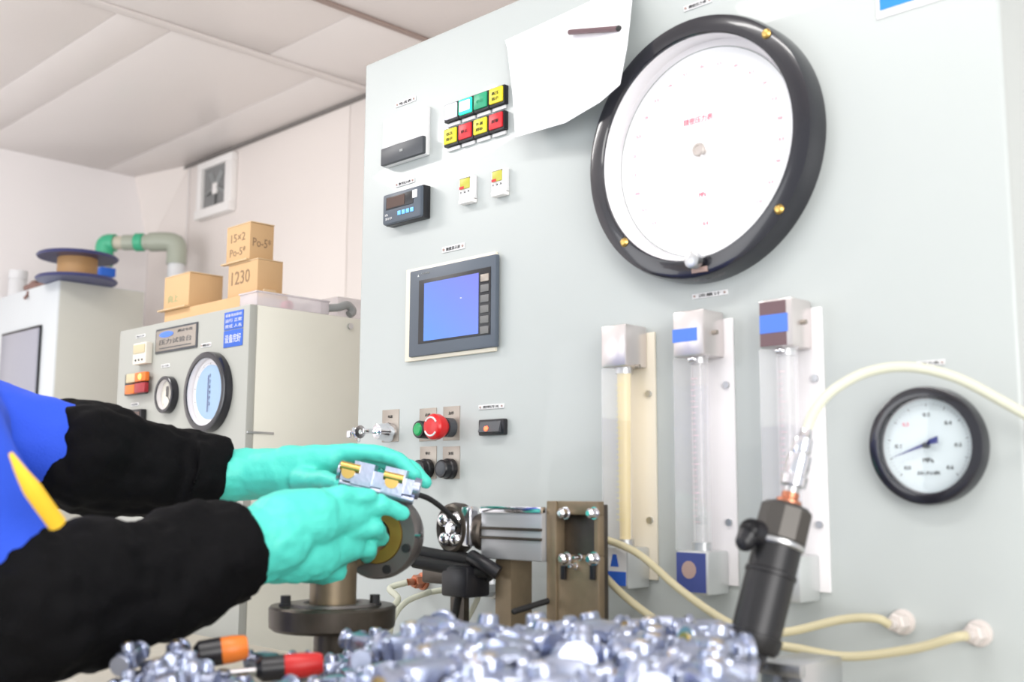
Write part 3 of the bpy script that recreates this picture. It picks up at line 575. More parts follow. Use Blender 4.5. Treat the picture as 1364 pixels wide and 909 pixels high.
# buttons
def legend(px0, px1, yt, yb_, t):
    X0, X1 = PY(px0, yt, 0).x, PY(px1, yt, 0).x; zt_, zb_ = PY((px0+px1)/2, yt, 0).z, PY((px0+px1)/2, yb_, 0).z
    return obj('legend_plate', G().box(X0, X1, -.0012, .003, zb_, zt_, .0005), 'plate', t), (X0+X1)/2, (X0, X1, zb_, zt_)
t = thing('key_switch', PY(520, 572, 0), 'silver key switch with keys hanging in it at the left of the buttons', 'switch')
lp_, cx, bb = legend(510, 532, 546, 589, t); text('电源', t, 'ink', (cx, -.0014, bb[3]-.012), .012, .005)
cz = PY(521, 576, 0).z
obj('collar', G().lathe((cx, 0, cz), (0, -1, 0), [(0, .0165), (.012, .0165), (.016, .0145), (.03, .0125), (.032, .008), (.032, 0)], 28), 'chrome', t)
kk = obj('key', G().box(cx-.0015, cx+.0015, -.058, -.03, cz-.004, cz+.004, .0008).lathe((cx-.001, -.064, cz-.002), (1, 0, 0), [(-.001, .004), (-.001, .011), (.001, .011), (.001, .004)], 20, True), 'chrome', t)
obj('key_ring', G().lathe((cx, -.07, cz-.011), (.8, .4, .3), [(-.0008, .0085), (0, .0095), (.0008, .0085), (0, .0076)], 24, True), 'chrome', kk)
obj('spare_key', G().lathe((cx-.006, -.072, cz-.004), (.7, .5, .2), [(-.0008, .003), (-.0008, .010), (.0008, .010), (.0008, .003)], 20, True).box(cx-.02, cx-.012, -.078, -.072, cz-.012, cz+.0, .001), 'chrome', kk)
t = thing('push_button', PY(571, 572, 0), 'green lit push button beside the red emergency stop', 'button')
lp_, cx, bb = legend(559.5, 582, 544, 588, t); text('启动', t, 'ink', (cx, -.0014, bb[3]-.011), .012, .005)
cz = PY(571, 573, 0).z
obj('ring', G().lathe((cx, 0, cz), (0, -1, 0), [(0, .0145), (.020, .0145), (.022, .013), (.022, .0105)], 28), 'black', t)
obj('cap', G().lathe((cx, 0, cz), (0, -1, 0), [(.016, .0105), (.0225, .0105), (.025, .008), (.0255, 0)], 28), 'btn', t)
t = thing('emergency_stop', PY(602, 570, 0), 'red mushroom emergency stop button with white arrows', 'button')
lp_, cx, bb = legend(591, 613, 541.5, 587, t); text('急停', t, 'ink', (cx, -.0014, bb[3]-.011), .012, .005)
cz = PY(602, 570, 0).z
obj('collar', G().lathe((cx, 0, cz), (0, -1, 0), [(0, .0155), (.016, .0155), (.016, .010), (.02, .010)], 28), 'dgrey', t)
hd = obj('head', G().lathe((cx, 0, cz), (0, -1, 0), [(.016, .0), (.016, .012), (.022, .017), (.030, .0205), (.040, .0205), (.0435, .018), (.045, .013), (.0455, 0)], 40), 'red', t)
for s in (0, math.pi):
    g = G(); pts = []
    for k in range(9):
        a_ = s+.5+k*.25; pts.append((cx+math.cos(a_)*.0145, -.0448, cz+math.sin(a_)*.0145))
    g.tube(pts, .0016, 6, 2); obj('arrow', g, 'white', hd)
for (px, x0, x1, lb) in ((571, 560, 582, 'left black push button, partly behind the green glove'), (602, 590.5, 613, 'right black push button below the emergency stop')):
    t = thing('push_button', PY(px, 622, 0), lb, 'button', 'black push buttons under the emergency stop')
    lp_, cx, bb = legend(x0, x1, 595, 638, t); text('复位' if px > 590 else '停止', t, 'ink', (cx, -.0014, bb[3]-.011), .012, .005)
    cz = PY(px, 625, 0).z
    obj('ring', G().lathe((cx, 0, cz), (0, -1, 0), [(0, .0165), (.010, .0165), (.012, .0145), (.022, .0145), (.024, .013), (.024, .011)], 28), 'black', t)
    obj('cap', G().lathe((cx, 0, cz), (0, -1, 0), [(.018, .0112), (.0235, .0112), (.0245, .009), (.0245, 0)], 28), 'dgrey', t)
t = thing('rocker_switch', PY(655, 568, 0), 'black rocker switch with a small red neon light', 'switch')
X0, X1, Z0, Z1, yf = pbox('frame', t, 637, 671, 558.5, 580, 0, .009, 'black', .002)
W_, H_ = X1-X0, Z1-Z0
rk = obj('rocker', G().poly([(X0+W_*.1, yf, Z0+H_*.15), (X0+W_*.1, yf-.006, Z0+H_*.2), (X0+W_*.1, yf-.001, Z0+H_*.85), (X0+W_*.1, yf, Z0+H_*.85)], (W_*.8, 0, 0)), 'dgrey', t)
obj('neon', G().ball((X0+W_*.4, yf-.004, Z0+H_*.4), .0042, 10), 'redlit', t)
# ---------------- flow meters ----------------
rx = [(-.979, -.935), (-.858, -.810), (-.730, -.684)]
mat_b = ['backy', 'backw', 'backw']
labs = ['first flow meter with a yellowed tube and plain silver top block', 'second flow meter with a pink-white tube and blue band on its top block', 'third flow meter with a dark and blue sticker, behind the black tool']
for i, (a, b) in enumerate(rx):
    t = thing('flow_meter', ((a+b)/2, 0, .996), labs[i], 'flow meter', 'three upright flow meters'); c = (a+b)/2; yc = -.028
    zt1, zt0 = (1.345, 1.288); zb1, zb0 = 1.049, .996
    if i: zt1, zt0 = 1.351, 1.292
    obj('back_plate', G().box(a-.006, b+.012, -.004, 0, zb0+.01, zt1-.008, .001), mat_b[i], t)
    tb = obj('top_block', G().box(a, b, -.05, -.004, zt0, zt1, .003), 'alum', t); bb = obj('bottom_block', G().box(a, b, -.05, -.004, zb0, zb1, .003), 'alum2', t)
    obj('gland', G().cyl((c, yc, zt0-.008), (c, yc, zt0), .012).cyl((c, yc, zb1), (c, yc, zb1+.01), .012), 'steel', t)
    obj('tapered_tube', G().lathe((c, yc, zb1+.004), (0, 0, 1), [(0, .0075), (zt0-zb1-.01, .0095), (zt0-zb1-.01, .0075), (0, .006)], 20, True), 'tubeg' if i else 'tubey', t)
    obj('float', G().lathe((c, yc, zb1+.03), (0, 0, 1), [(0, 0), (.002, .005), (.012, .0058), (.013, 0)], 16), 'brass' if i == 0 else 'steel', t)
    g = G()
    for k in range(26):
        z = zb1+.035+k*.0072; g.box(c-.006, c+(.001 if k % 5 else .005), yc-.0105, yc-.0101, z, z+.0007)
    obj('graduations', g, 'pinkink' if i else 'yel', t)
    obj('front_cover', G().box(a-.004, a-.002, -.044, -.004, zb1, zt0).box(a-.004, b+.002, -.045, -.043, zb1, zt0), 'acryl', t)
    for zz in (zt0-.035, zb1+.035): obj('screw', G().cyl((b+.002, -.0075, zz), (b+.002, -.004, zz), .0045, seg=12), 'steel', t)
    sd = obj('side_nut', G().cyl((b, -.03, zt0+.03*(i > 0)), (b+.007, -.03, zt0+.03*(i > 0)), .003, seg=8), 'plate', t)
    if i: obj('bright_nut', G().ball((c+.002, -.045, zt0-.004), .006, 12, (1.3, .8, .7)), 'chrome', t)
    if i == 0:
        s_ = obj('sticker', G().box(a+.002, b-.003, -.0506, -.0498, zb0+.004, zb1-.002), 'white', bb)
        obj('blue_band', G().box(a+.002, b-.003, -.0510, -.0504, zb0+.004, zb0+.022), 'sign', bb); obj('blue_mark', G().poly([(c-.007, -.051, zb0+.028), (c+.007, -.051, zb0+.028), (c+.003, -.051, zb0+.044), (c-.003, -.051, zb0+.044)], (0, .0004, 0)), 'sign', bb)
    if i == 1:
        obj('blue_band', G().box(a+.0, b-.010, -.0506, -.0498, zt0+.019, zt0+.036), 'bandb', tb); obj('sticker', G().box(a+.001, b-.003, -.0506, -.0498, zb0+.003, zb1-.002), 'navyl', bb); obj('tan_print', G().lathe((c-.004, -.0505, zb0+.030), (0, -1, 0), [(0, 0), (0, .011), (.0004, .011), (.0004, 0)], 12), 'tan', bb)
        text('LZB', t, 'pinkink', (c-.02, -.0454, zt0-.06), .012, .03) if False else None
    if i == 2:
        obj('sticker', G().box(a+.002, b-.008, -.0506, -.0498, zt0+.002, zt1-.003), 'dbrown', tb); obj('blue_band', G().box(a+.002, b-.006, -.0510, -.0502, zt0+.018, zt0+.04), 'bandb', tb)
# ---------------- ports and hoses on the panel ----------------
def port(px, py, label, m='portw', s=1.):
    c = PY(px, py, -.012); t = thing('hose_port', (c.x, 0, c.z), label, 'fitting')
    obj('flange', G().lathe((c.x, 0, c.z), (0, -1, 0), [(-.004, .014*s), (.004, .014*s), (.005, .012*s), (.005, 0)], 20), m, t)
    obj('nut', G().lathe((c.x, 0, c.z), (0, -1, 0), [(.004, .011*s), (.020, .011*s), (.022, .009*s), (.022, 0)], 6), m, t)
    obj('nozzle', G().cyl((c.x, -.02, c.z), (c.x, -.034, c.z), .0055*s), m, t)
    return Vector((c.x, -.034, c.z))
p1 = port(1197, 830, 'off-white hose port on the panel, left of the lower right pair'); p2 = port(1299, 845, 'off-white hose port nearest the right edge of the panel')
p3 = port(557, 775, 'coppery hose port low on the panel beside the steel wheel', 'copper'); p4 = port(606, 785, 'steel hose port low on the panel under the black cables', 'steel'); p5 = port(650, 786, 'grey steel hose port low on the panel beneath the silver cylinder', 'steel')
def hose(pts, r, m, label, name='hose'):
    o = obj(name, G().tube(pts, r, 12, 8), m, None); tag(o, label, 'hose'); return o
HA = [PY(800, 716, -.06), PY(850, 738, -.07), PY(905, 785, -.09), PY(960, 824, -.10), PY(1000, 842, -.09), PY(1050, 842, -.07), PY(1120, 826, -.05), PY(1165, 824, -.045), p1]
hose(HA, .0048, 'hose', 'yellowish hose drooping from the bracket to the left port of the lower right pair')
HB = [PY(800, 762, -.06), PY(835, 797, -.07), PY(890, 836, -.09), PY(950, 856, -.10), PY(1000, 855, -.09), PY(1060, 864, -.075), PY(1130, 875, -.06), PY(1215, 865, -.05), PY(1270, 850, -.045), p2]
hose(HB, .0050, 'hose', 'lower yellowish hose drooping from the bracket to the rightmost port')
hose([p3, p3+Vector((-.02, -.02, -.01)), PY(530, 800, -.09), PY(505, 830, -.12), PY(520, 865, -.14), PY(530, 893, -.13), PZ(535, 893, DZ+.006)], .005, 'hosew', 'pale clear hose hanging from the coppery port behind the flange')
hose([p4, p4+Vector((-.015, -.02, -.004)), PY(570, 790, -.08), PY(540, 803, -.10), PY(522, 830, -.12), PY(516, 875, -.12)], .0045, 'hosew', 'pale hose looping left from the steel port under the cables')
hose([PY(643, 765, -.05), PY(637, 795, -.06), PY(625, 820, -.07), PY(610, 845, -.08), PY(600, 870, -.09)], .0042, 'hosew', 'short pale hose hanging behind the black cables')
# ---------------- bracket, air cylinder, handwheel ----------------
by = -.12
X0, X1 = PY(729, 740, by).x, PY(797, 740, by).x; zt_ = PY(760, 668, by).z
t = thing('bolted_bracket', ((X0+X1)/2, by+.02, DZ), 'brown steel upright bracket with chrome bolts and a dark slot', 'bracket')
sw = (X1-X0)
obj('side_plate', G().box(X0, X0+sw*.2, by-.002, by+.022, DZ, zt_, .0015), 'rust', t)
g = G(); wz1, wz0 = PY(765, 686, by).z, PY(765, 740, by).z
g.box(X0+sw*.2, X1, by, by+.012, DZ, wz0, .001).box(X0+sw*.2, X1, by, by+.012, wz1, zt_, .001).box(X1-sw*.08, X1, by, by+.012, wz0, wz1, .001)
obj('front_plate', g, 'rust', t)
obj('slot_back', G().box(X0+sw*.2, X1-.002, by+.014, by+.022, DZ+.0, zt_-.004, .001), 'dsteel', t)
for (px, py, r) in ((749, 684, .0085), (787, 684, .0085), (750, 745, .0095), (787, 745, .0095), (768, 743, .0045), (762, 755, .0045)):
    p = PY(px, py, by-.008)
    obj('bolt', G().lathe((p.x, by+.001, p.z), (0, -1, 0), [(0, r*.8), (.003, r*.95), (.003, r*.75), (.012, r*.72), (.015, r*.4), (.015, 0)], 14), 'chrome', t)
for px in (750, 789): p = PY(px, 762, by-.004); obj('stud', G().box(p.x-.0035, p.x+.0035, by-.006, by, p.z-.010, p.z+.008, .001), 'black', t)
# cylinder
cy0 = by+.01
A = PY(640, 712, cy0-.02); zc1, zc0 = PY(685, 676, cy0-.02).z, PY(685, 747, cy0-.02).z; zc = (zc0+zc1)/2
t = thing('air_cylinder', (A.x, cy0+.01, zc0), 'silver grooved air cylinder lying level beside the brown bracket', 'cylinder')
XA, XB = A.x, X0-.001
obj('body', G().box(XA, XB, cy0-.02, cy0+.035, zc0, zc1, .003), 'cylm', t)
obj('bright_top_edge', G().box(XA, XB, cy0-.022, cy0-.012, zc1-.008, zc1+.001, .001), 'chrome', t)
for zz in (.38, .56): obj('groove_rib', G().box(XA, XB, cy0-.0225, cy0-.018, zc0+(zc1-zc0)*zz, zc0+(zc1-zc0)*zz+.004, .001), 'dsteel', t)
obj('end_cap', G().cyl((XA-.02, cy0, zc), (XA, cy0, zc), .026, bev=.003), 'dsteel', t)
obj('collar', G().box(XA-.03, XA-.012, cy0-.03, cy0-.012, zc-.02, zc1, .003), 'chrome', t)
obj('support', G().box(XA+.02, XA+.05, cy0-.01, cy0+.03, DZ, zc0), 'rust', t)
W0 = Vector((PY(606, 706, cy0-.02).x, cy0-.02, PY(606, 704, cy0-.02).z)); wr = 34*lw(W0)
ax = Vector((-.1, -1, 0)).normalized()
t = thing('handwheel', (W0.x, W0.y, W0.z-wr), 'small round chromed handwheel with three holes at the left end of the cylinder', 'wheel')
obj('rim', G().lathe(W0, ax, [(-.012, wr*.62), (-.012, wr*.97), (0, wr), (.008, wr*.95), (.010, wr*.85), (.008, wr*.7)], 40, True), 'dsteel', t)
hb = obj('hub', G().lathe(W0, ax, [(-.02, 0), (-.02, wr*.3), (.008, wr*.3), (.012, wr*.2), (.012, 0)], 20), 'chrome', t)
sv = ax.cross(Vector((0, 0, 1))).normalized()
for k, a_ in enumerate((2.4, .6, 4.0, 5.4)):
    dd = sv*math.cos(a_)+Vector((0, 0, 1))*math.sin(a_); obj('lobe', G().ball(W0+dd*wr*.55+ax*.006, wr*.3, 14, (1, 1, 1)), 'chrome', t)
obj('stem', G().cyl(W0, (XA-.02, cy0, zc), .010), 'dsteel', t)
# black cables & block
def yc_(px, py, y): return PY(px, py, y)
t = thing('cable_bundle', PY(620, 760, -.13), 'bundle of thick black cables tied below the handwheel', 'cable')
obj('upper_cable', G().tube([yc_(553, 735, -.15), yc_(590, 742, -.14), yc_(625, 747, -.13), yc_(655, 768, -.12)], .0095, 12), 'rubber', t)
obj('middle_cable', G().tube([yc_(552, 748, -.16), yc_(585, 754, -.15), yc_(620, 760, -.14), yc_(660, 762, -.12)], .0095, 12), 'rubber', t)
obj('plug_cap', G().tube([yc_(628, 742, -.14), yc_(645, 752, -.14), yc_(664, 764, -.13)], .010, 12), 'black', t)
obj('clamp_block', G().box(*(lambda a, b: (a.x, b.x, -.155, -.11, b.z, a.z))(yc_(598, 752, -.14), yc_(632, 797, -.14)), .004), 'black', t)
obj('dark_bracket', G().box(*(lambda a, b: (a.x, b.x, -.11, -.07, b.z, a.z))(yc_(568, 752, -.1), yc_(610, 780, -.1)), .004), 'dsteel', t)
obj('hanging_cable', G().tube([yc_(612, 790, -.13), yc_(607, 815, -.13), yc_(602, 845, -.13), yc_(604, 880, -.13)], .0055, 10), 'rubber', t)
obj('mount_post', G().box(*(lambda a, b: (a.x, b.x, -.13, -.12, DZ, a.z))(yc_(600, 790, -.13), yc_(618, 790, -.13))), 'dsteel', t)
hose([PD(548, 657, 1.5), PD(572, 665, 1.52), PD(597, 684, 1.54), PD(618, 706, 1.56)], .0038, 'rubber', 'thin black air hose arching from the gloved hand to the handwheel')
# small bits right behind heap
t = thing('steel_channel', PY(1045, 895, -.12), 'short grey steel channel on the desk behind the black tool', 'channel')
a, b = PY(1012, 880, -.2), PY(1068, 886, -.2)
obj('channel', G().box(a.x, b.x, -.2, -.12, DZ, b.z, .002).box(a.x, b.x+.004, -.21, -.2, b.z-.012, b.z, .001), 'steel', t)
# ---------------- flange fixture ----------------
f0 = PD(443, 816, 1.42); fx, fy = f0.x, f0.y; s_ = 1.42/FPX
zt_ = PD(443, 806, 1.42).z; zb_ = PD(443, 838, 1.42).z
t = thing('flange_fixture', (fx, fy, DZ), 'dark oiled round flange on a post with socket bolts, in front of the worker', 'fixture')
obj('flange', G().lathe((fx, fy, zb_), (0, 0, 1), [(0, 0), (0, 78*s_), (.004, 83*s_), ((zt_-zb_)-.003, 84*s_), (zt_-zb_, 81*s_), (zt_-zb_, 0)], 56), 'dsteel', t)
obj('raised_ring', G().lathe((fx, fy, zt_), (0, 0, 1), [(0, 60*s_), (.003, 58*s_), (.003, 40*s_), (0, 38*s_)], 48), 'wheelg', t)
obj('post', G().cyl((fx, fy, zt_), (fx, fy, zt_+.11), 31*s_, seg=32), 'rust', t)
obj('lower_post', G().cyl((fx+.008, fy, DZ), (fx+.008, fy, zb_), 29*s_), 'dsteel', t)
obj('base_plate', G().cyl((fx, fy, DZ), (fx, fy, DZ+.015), 60*s_), 'dsteel', t)
obj('clamp_step', G().box(fx+.02, fx+.05, fy-.02, fy+.04, DZ+.015, PD(480, 866, 1.42).z, .004), 'dsteel', t)
for k, (px, py) in enumerate(((380, 812), (499, 811))):
    p = PD(px, py, 1.40 if k == 0 else 1.42); obj('bolt', G().lathe((p.x, p.y, zt_), (0, 0, 1), [(0, .0085), (.003, .0085), (.003, .0065), (.013, .0065), (.013, 0)], 10), 'gunm', t)
# wheel / chuck
wc = PD(503, 713, 1.47); wax = (Vector((.15, -.99, 0))*.6+(CAM-wc).normalized()*.4); wax.z = .02; wax.normalize(); wr = 58*1.47/FPX
t = thing('clamping_chuck', (wc.x, wc.y, wc.z-wr), 'round grey chuck with an ochre ring and dark bore beside the gloves', 'chuck')
obj('disc', G().lathe(wc, wax, [(-.03, 0), (-.03, wr*.93), (-.01, wr), (0, wr), (.004, wr*.96), (.004, wr*.66), (0, wr*.64)], 56), 'wheelg', t)
obj('ochre_ring', G().lathe(wc, wax, [(0, wr*.66), (.006, wr*.64), (.006, wr*.36), (-.012, wr*.32)], 48), 'ochre', t)
obj('bore', G().lathe(wc, wax, [(-.012, wr*.34), (-.012, 0)], 32), 'black', t)
obj('steel_plug', G().lathe(wc, wax, [(-.012, wr*.16), (.02, wr*.16), (.024, wr*.1), (.024, 0)], 16), 'chrome', t)
us = wax.cross(Vector((0, 0, 1))).normalized()
for a_ in (-.35, -2.3, 1.2, 2.9, -1.2):
    p = wc+(us*math.cos(a_)*-1+Vector((0, 0, 1))*math.sin(a_))*wr*.82; obj('screw', G().cyl(p, p+wax*.008, wr*.1, seg=12), 'gunm' if a_ != .2 else 'chrome', t)
obj('edge_pin', G().cyl(wc+us*wr*-.8, wc+us*wr*-1.1, .004, seg=10), 'chrome', t)
obj('neck', G().cyl(wc-wax*.03, (fx, fy, wc.z-.03), .022), 'rust', t)
obj('stem', G().cyl((fx, fy, zt_+.108), (fx, fy, wc.z-.012), 20*s_), 'rust', t)
# ---------------- black air tool + connector + hose ----------------
Tt, Tb = PD(1050, 672, 1.14), PD(1001, 868, 1.10)
td = (Tt-Tb).normalized(); TL = (Tt-Tb).length
t = thing('air_tool', (Tb.x, Tb.y, .92), 'black cylindrical air tool leaning upright with a hose on its top', 'tool')
r_ = 35.5*1.12/FPX
obj('barrel', G().lathe(Tb, td, [(0, 0), (0, r_*.85), (TL*.03, r_*.98), (TL*.11, r_*1.02), (TL*.115, r_*.93), (TL*.5, r_*.93), (TL*.505, r_*.98), (TL*.53, r_*.98), (TL*.54, r_*.92), (TL*.82, r_*.9)], 40), 'gunm', t)
obj('head', G().lathe(Tb, td, [(TL*.74, r_*.9), (TL*.75, r_*1.02), (TL*.96, r_*1.0), (TL*.99, r_*.8), (TL, r_*.55), (TL, 0)], 10), 'gunm2', t)
obj('bright_band', G().lathe(Tb, td, [(TL*.70, r_*.93), (TL*.71, r_*1.0), (TL*.735, r_*1.0), (TL*.745, r_*.93)], 40), 'steel', t)
lv = Tb+td*TL*.74; lo = PD(1001, 708, 1.12)
obj('lever', G().cap(lv, lo, .014, .013).cap(lo, lo+(lo-lv).normalized()*.004-td*.012, .013, .010), 'black', t)
obj('nose', G().lathe(Tb, -td, [(0, r_*.6), (.012, r_*.6), (.014, r_*.42), (.035, r_*.38), (.036, 0)], 24), 'black', t)
sp_ = Tb-td*.03; obj('stand_rod', G().cyl(sp_, (sp_.x, sp_.y, .925), .006), 'gunm2', t)
cb = Tt; C1 = PD(1074, 572, 1.16); cd = (C1-cb).normalized(); cl = (C1-cb).length
obj('copper_washer', G().lathe(cb, cd, [(-.004, .013), (.004, .013), (.006, .009), (.012, .009)], 18), 'copper', t)
obj('stem', G().cyl(cb, cb+cd*cl*.35, .008), 'steel', t)
nut = obj('quick_coupler', G().lathe(cb, cd, [(cl*.22, .008), (cl*.24, .0135), (cl*.36, .0135), (cl*.38, .0115), (cl*.48, .0125), (cl*.64, .0125), (cl*.66, .009), (cl*.70, .0105), (cl*.86, .010), (cl*.9, .007), (cl, .006), (cl, 0)], 12), 'chrome', t)
hose([C1-cd*.005, PD(1085, 548, 1.165), PD(1110, 520, 1.17), PD(1155, 496, 1.17), PD(1210, 489, 1.16), PD(1270, 502, 1.15), PD(1330, 532, 1.14), PD(1400, 575, 1.12), PD(1480, 640, 1.1), PD(1560, 760, 1.08)], .0055, 'hosew', 'pale air hose arching from the black tool over the small right gauge')
# ---------------- workbench with parts ----------------
TZ = .92
bx0_, bx1_, by0_, by1_ = -1.125, -.38, -.98, -.21
t = thing('workbench', (-.8, -.7, 0), 'low steel workbench carrying the heap of plated castings', 'table')
obj('top', G().box(bx0_, bx1_, by0_, by1_, TZ-.03, TZ, .003), 'wood', t)
for x in (bx0_+.04, bx1_-.04):
    for y in (by0_+.04, -.48): obj('leg', G().box(x-.02, x+.02, y-.02, y+.02, 0, TZ-.03, .002), 'dgrey', t)
def casting(loc, label, group, name='valve_casting', s=1.):
    """plated die-cast valve body: barrel with flanged ends, square boss, ear lugs, brass insert"""
    t = thing(name, (0, 0, 0), label, 'casting', group)
    g = G(); g.cyl((-.026, 0, .014), (.026, 0, .014), .0105, seg=16).cyl((-.030, 0, .014), (-.024, 0, .014), .0135, seg=16, bev=.001).cyl((.024, 0, .014), (.030, 0, .014), .0135, seg=16, bev=.001)
    g.box(-.014, .014, -.013, .013, .002, .026, .004); g.cyl((0, 0, .024), (0, 0, .034), .0095, .0085, 16, .0015)
    g.cyl((-.016, -.012, .006), (-.016, -.012, .024), .0042, seg=10, bev=.001).cyl((.016, .012, .006), (.016, .012, .024), .0042, seg=10, bev=.001).cyl((.016, -.012, .006), (.016, -.012, .022), .0042, seg=10, bev=.001)
    obj('body', g, 'cast', t, 30)
    obj('brass_insert', G().lathe((0, 0, .033), (0, 0, 1), [(0, .0045), (.0012, .0045), (.0012, .0032), (-.003, .003)], 14), 'brass', t)
    obj('brass_insert', G().lathe((.030, 0, .014), (1, 0, 0), [(-.001, .008), (.0015, .008), (.0015, .005), (-.004, .005)], 14), 'brass', t)
    t.location = loc; t.scale = (s, s, s); return t
random.seed(5)
proto = None
def scatter(region, topz, n, label, group, s, spacing, jit=.004):
    """stack copies in layers under a mound height function"""
    global proto
    cnt = 0; z = TZ+.001; lay = 0
    while cnt < n and lay < 7:
        x = bx0_
        y = by0_+.03+(lay % 2)*spacing*.4; row = 0
        while y < by1_-.01:
            x = bx0_+.03+((row+lay) % 2)*spacing*.6
            while x < bx1_-.02:
                if region(x, y) and z+.030*s < topz(x, y):
                    if proto is None: proto = o = casting((0, 0, 0), label, group)
                    else: o = copy_tree(proto)
                    o['label'] = label; o['group'] = group
                    fl = random.random() < .4
                    o.location = (x+random.uniform(-jit, jit), y+random.uniform(-jit, jit), z+(.032*s if fl else 0)); o.rotation_euler = (random.uniform(-.22, .22)+(math.pi if fl else 0), random.uniform(-.25, .25), random.uniform(0, 6.28)); o.scale = (s, s, s)
                    cnt += 1
                x += spacing*1.15
            y += spacing*.82; row += 1
        z += .031*s; lay += 1
    return cnt
def pxof(x, y, z):
    q = Vector((x, y, z))-CAM; return 682+FPX*q.dot(RT)/q.dot(FW), 454.5-FPX*q.dot(UP)/q.dot(FW), q.dot(FW)
def reg1(x, y):
    px, py, d_ = pxof(x, y, .97); return 548 < px < 950 and .78 < d_ < 1.16
def top1(x, y):
    px, py, d_ = pxof(x, y, .97); f = .5+.5*math.cos((px-745)/235*math.pi*.55)
    return TZ+.0585+.032*f
n1 = scatter(reg1, top1, 260, 'plated casting with brass inserts in the heap on the workbench', 'plated castings heaped on the right of the workbench', 1.2, .058)
def reg2(x, y):
    px, py, d_ = pxof(x, y, .94); return 150 < px < 535 and .86 < d_ < 1.24 and not (350 < px < 445 and 1.06 < d_ < 1.17) and not (255 < px < 340 and 1.11 < d_ < 1.22)
def top2(x, y):
    px, py, d_ = pxof(x, y, .94); return TZ+(.056 if (px < 262 or px > 470) and math.sin(x*60+y*90) > -.2 else .032)
n2 = scatter(reg2, top2, 120, 'small plated fitting lying loose at the left of the workbench', 'small plated fittings on the left of the workbench', .78, .042, .004)
print('castings', n1, n2)
def driver(a, b, m, label, r=.014):
    a = Vector(a); b = Vector(b); d_ = (b-a).normalized(); L = (b-a).length
    t = thing('screwdriver', a, label, 'screwdriver')
    obj('handle', G().lathe(a, d_, [(0, 0), (.001, r*.8), (.005, r), (L*.55, r), (L*.9, r*.9), (L, r*.75), (L, 0)], 12), m, t)
    obj('collar', G().lathe(a, -d_, [(-.006, r*1.03), (.016, r*1.0), (.022, r*.6), (.022, 0)], 20), 'black', t)
    obj('shaft', G().cyl(a-d_*.02, a-d_*.10, .003, seg=10), 'chrome', t)
driver(PD(287, 869, 1.16), PD(330, 862, 1.17), 'orange', 'orange handled driver with a black collar among the loose fittings')
driver(PD(371, 890, 1.12), PD(430, 884, 1.13), 'redh', 'red handled driver in front of the flange fixture', .0125)
t = thing('black_strip', PY(726, 803, -.123), 'short black rubber strip sticking out left from the brown bracket', 'strip'); obj('strip', G().cap(PY(685, 815, -.17), PY(730, 801, -.121), .004, .004), 'rubber', t)
# ---------------- the worker ----------------
Wn, En, Sn = PD(340, 727, 1.30), PD(30, 815, 1.12), PD(-120, 580, 1.08)
Wf, Ef, Sf = PD(296, 637, 1.60), PD(95, 612, 1.50), PD(-70, 565, 1.44)
Mid = (Sn+Sf)/2; hip = Vector((Mid.x-.16, Mid.y-.12, .88)); chest = Mid.lerp(hip, .35)
fwd = Vector((hip.x*0+.75, .66, 0)).normalized(); side = Vector((fwd.y, -fwd.x, 0))
head = PD(-140, 262, 1.30)
pw = thing('person', (hip.x, hip.y, 0), 'person in a blue jacket, black oversleeves and turquoise gloves reaching over from the left', 'person')
def legs(r):
    o = []
    for s in (-1, 1):
        h = hip+side*.09*s; k = h+fwd*.03+Vector((0, 0, -.42)); a_ = Vector((k.x-.03*fwd.x, k.y-.03*fwd.y, .08)); o += [(h, k, .085+r, .06+r), (k, a_, .058+r, .042+r)]
    return o
def hx(g):
    g.ball(head, .098, 20, (.88, .9, 1.18))
    g.ball(head+fwd*.03+Vector((0, 0, -.06)), .062, 16)
    g.cap(head+fwd*.085+Vector((0, 0, .01)), head+fwd*.108+Vector((0, 0, -.022)), .009, .013)
    for s in (-1, 1): g.ball(head+side*.092*s-fwd*.005-Vector((0, 0, .005)), .026, 10, (.7, .7, 1.3)); g.ball(head+fwd*.08+side*.033*s+Vector((0, 0, .03)), .014, 8)
body = blob('body', [(Mid-fwd*.05, head+Vector((0, 0, -.08))-fwd*.01, .05, .05), (Sn, Sf, .045, .045), (Mid-fwd*.06-Vector((0, 0, .06)), chest-fwd*.03, .07, .09), (chest-fwd*.03, hip, .09, .10), (Sn, En, .045, .038), (En, Wn, .037, .028), (Sf, Ef, .045, .038), (Ef, Wf, .037, .028)]+legs(-.012), .012, 'skin', pw, 5, extra=hx)
hr = blob('hair', [(head+Vector((0, 0, .05))-fwd*.02, head-fwd*.045+Vector((0, 0, -.01)), .092, .075)], .008, 'hair', pw, 4, .006, .02)
for s in (-1, 1):
    e = head+fwd*.080+side*.031*s+Vector((0, 0, .012)); obj('eye', G().ball(e, .0085, 10, (1, 1, .6)), 'white', pw); obj('pupil', G().ball(e+fwd*.0055, .0042, 8), 'ink', pw)
    obj('eyebrow', G().cap(e+Vector((0, 0, .018))-side*.014+fwd*.004, e+Vector((0, 0, .018))+side*.014+fwd*.004, .003, .003, 8), 'hair', pw)
obj('mouth', G().cap(head+fwd*.094+side*-.02+Vector((0, 0, -.062)), head+fwd*.094+side*.02+Vector((0, 0, -.062)), .004, .004, 8), 'redink', pw)
En2 = En+(Sn-En)*.25; Ef2 = Ef+(Sf-Ef)*.12
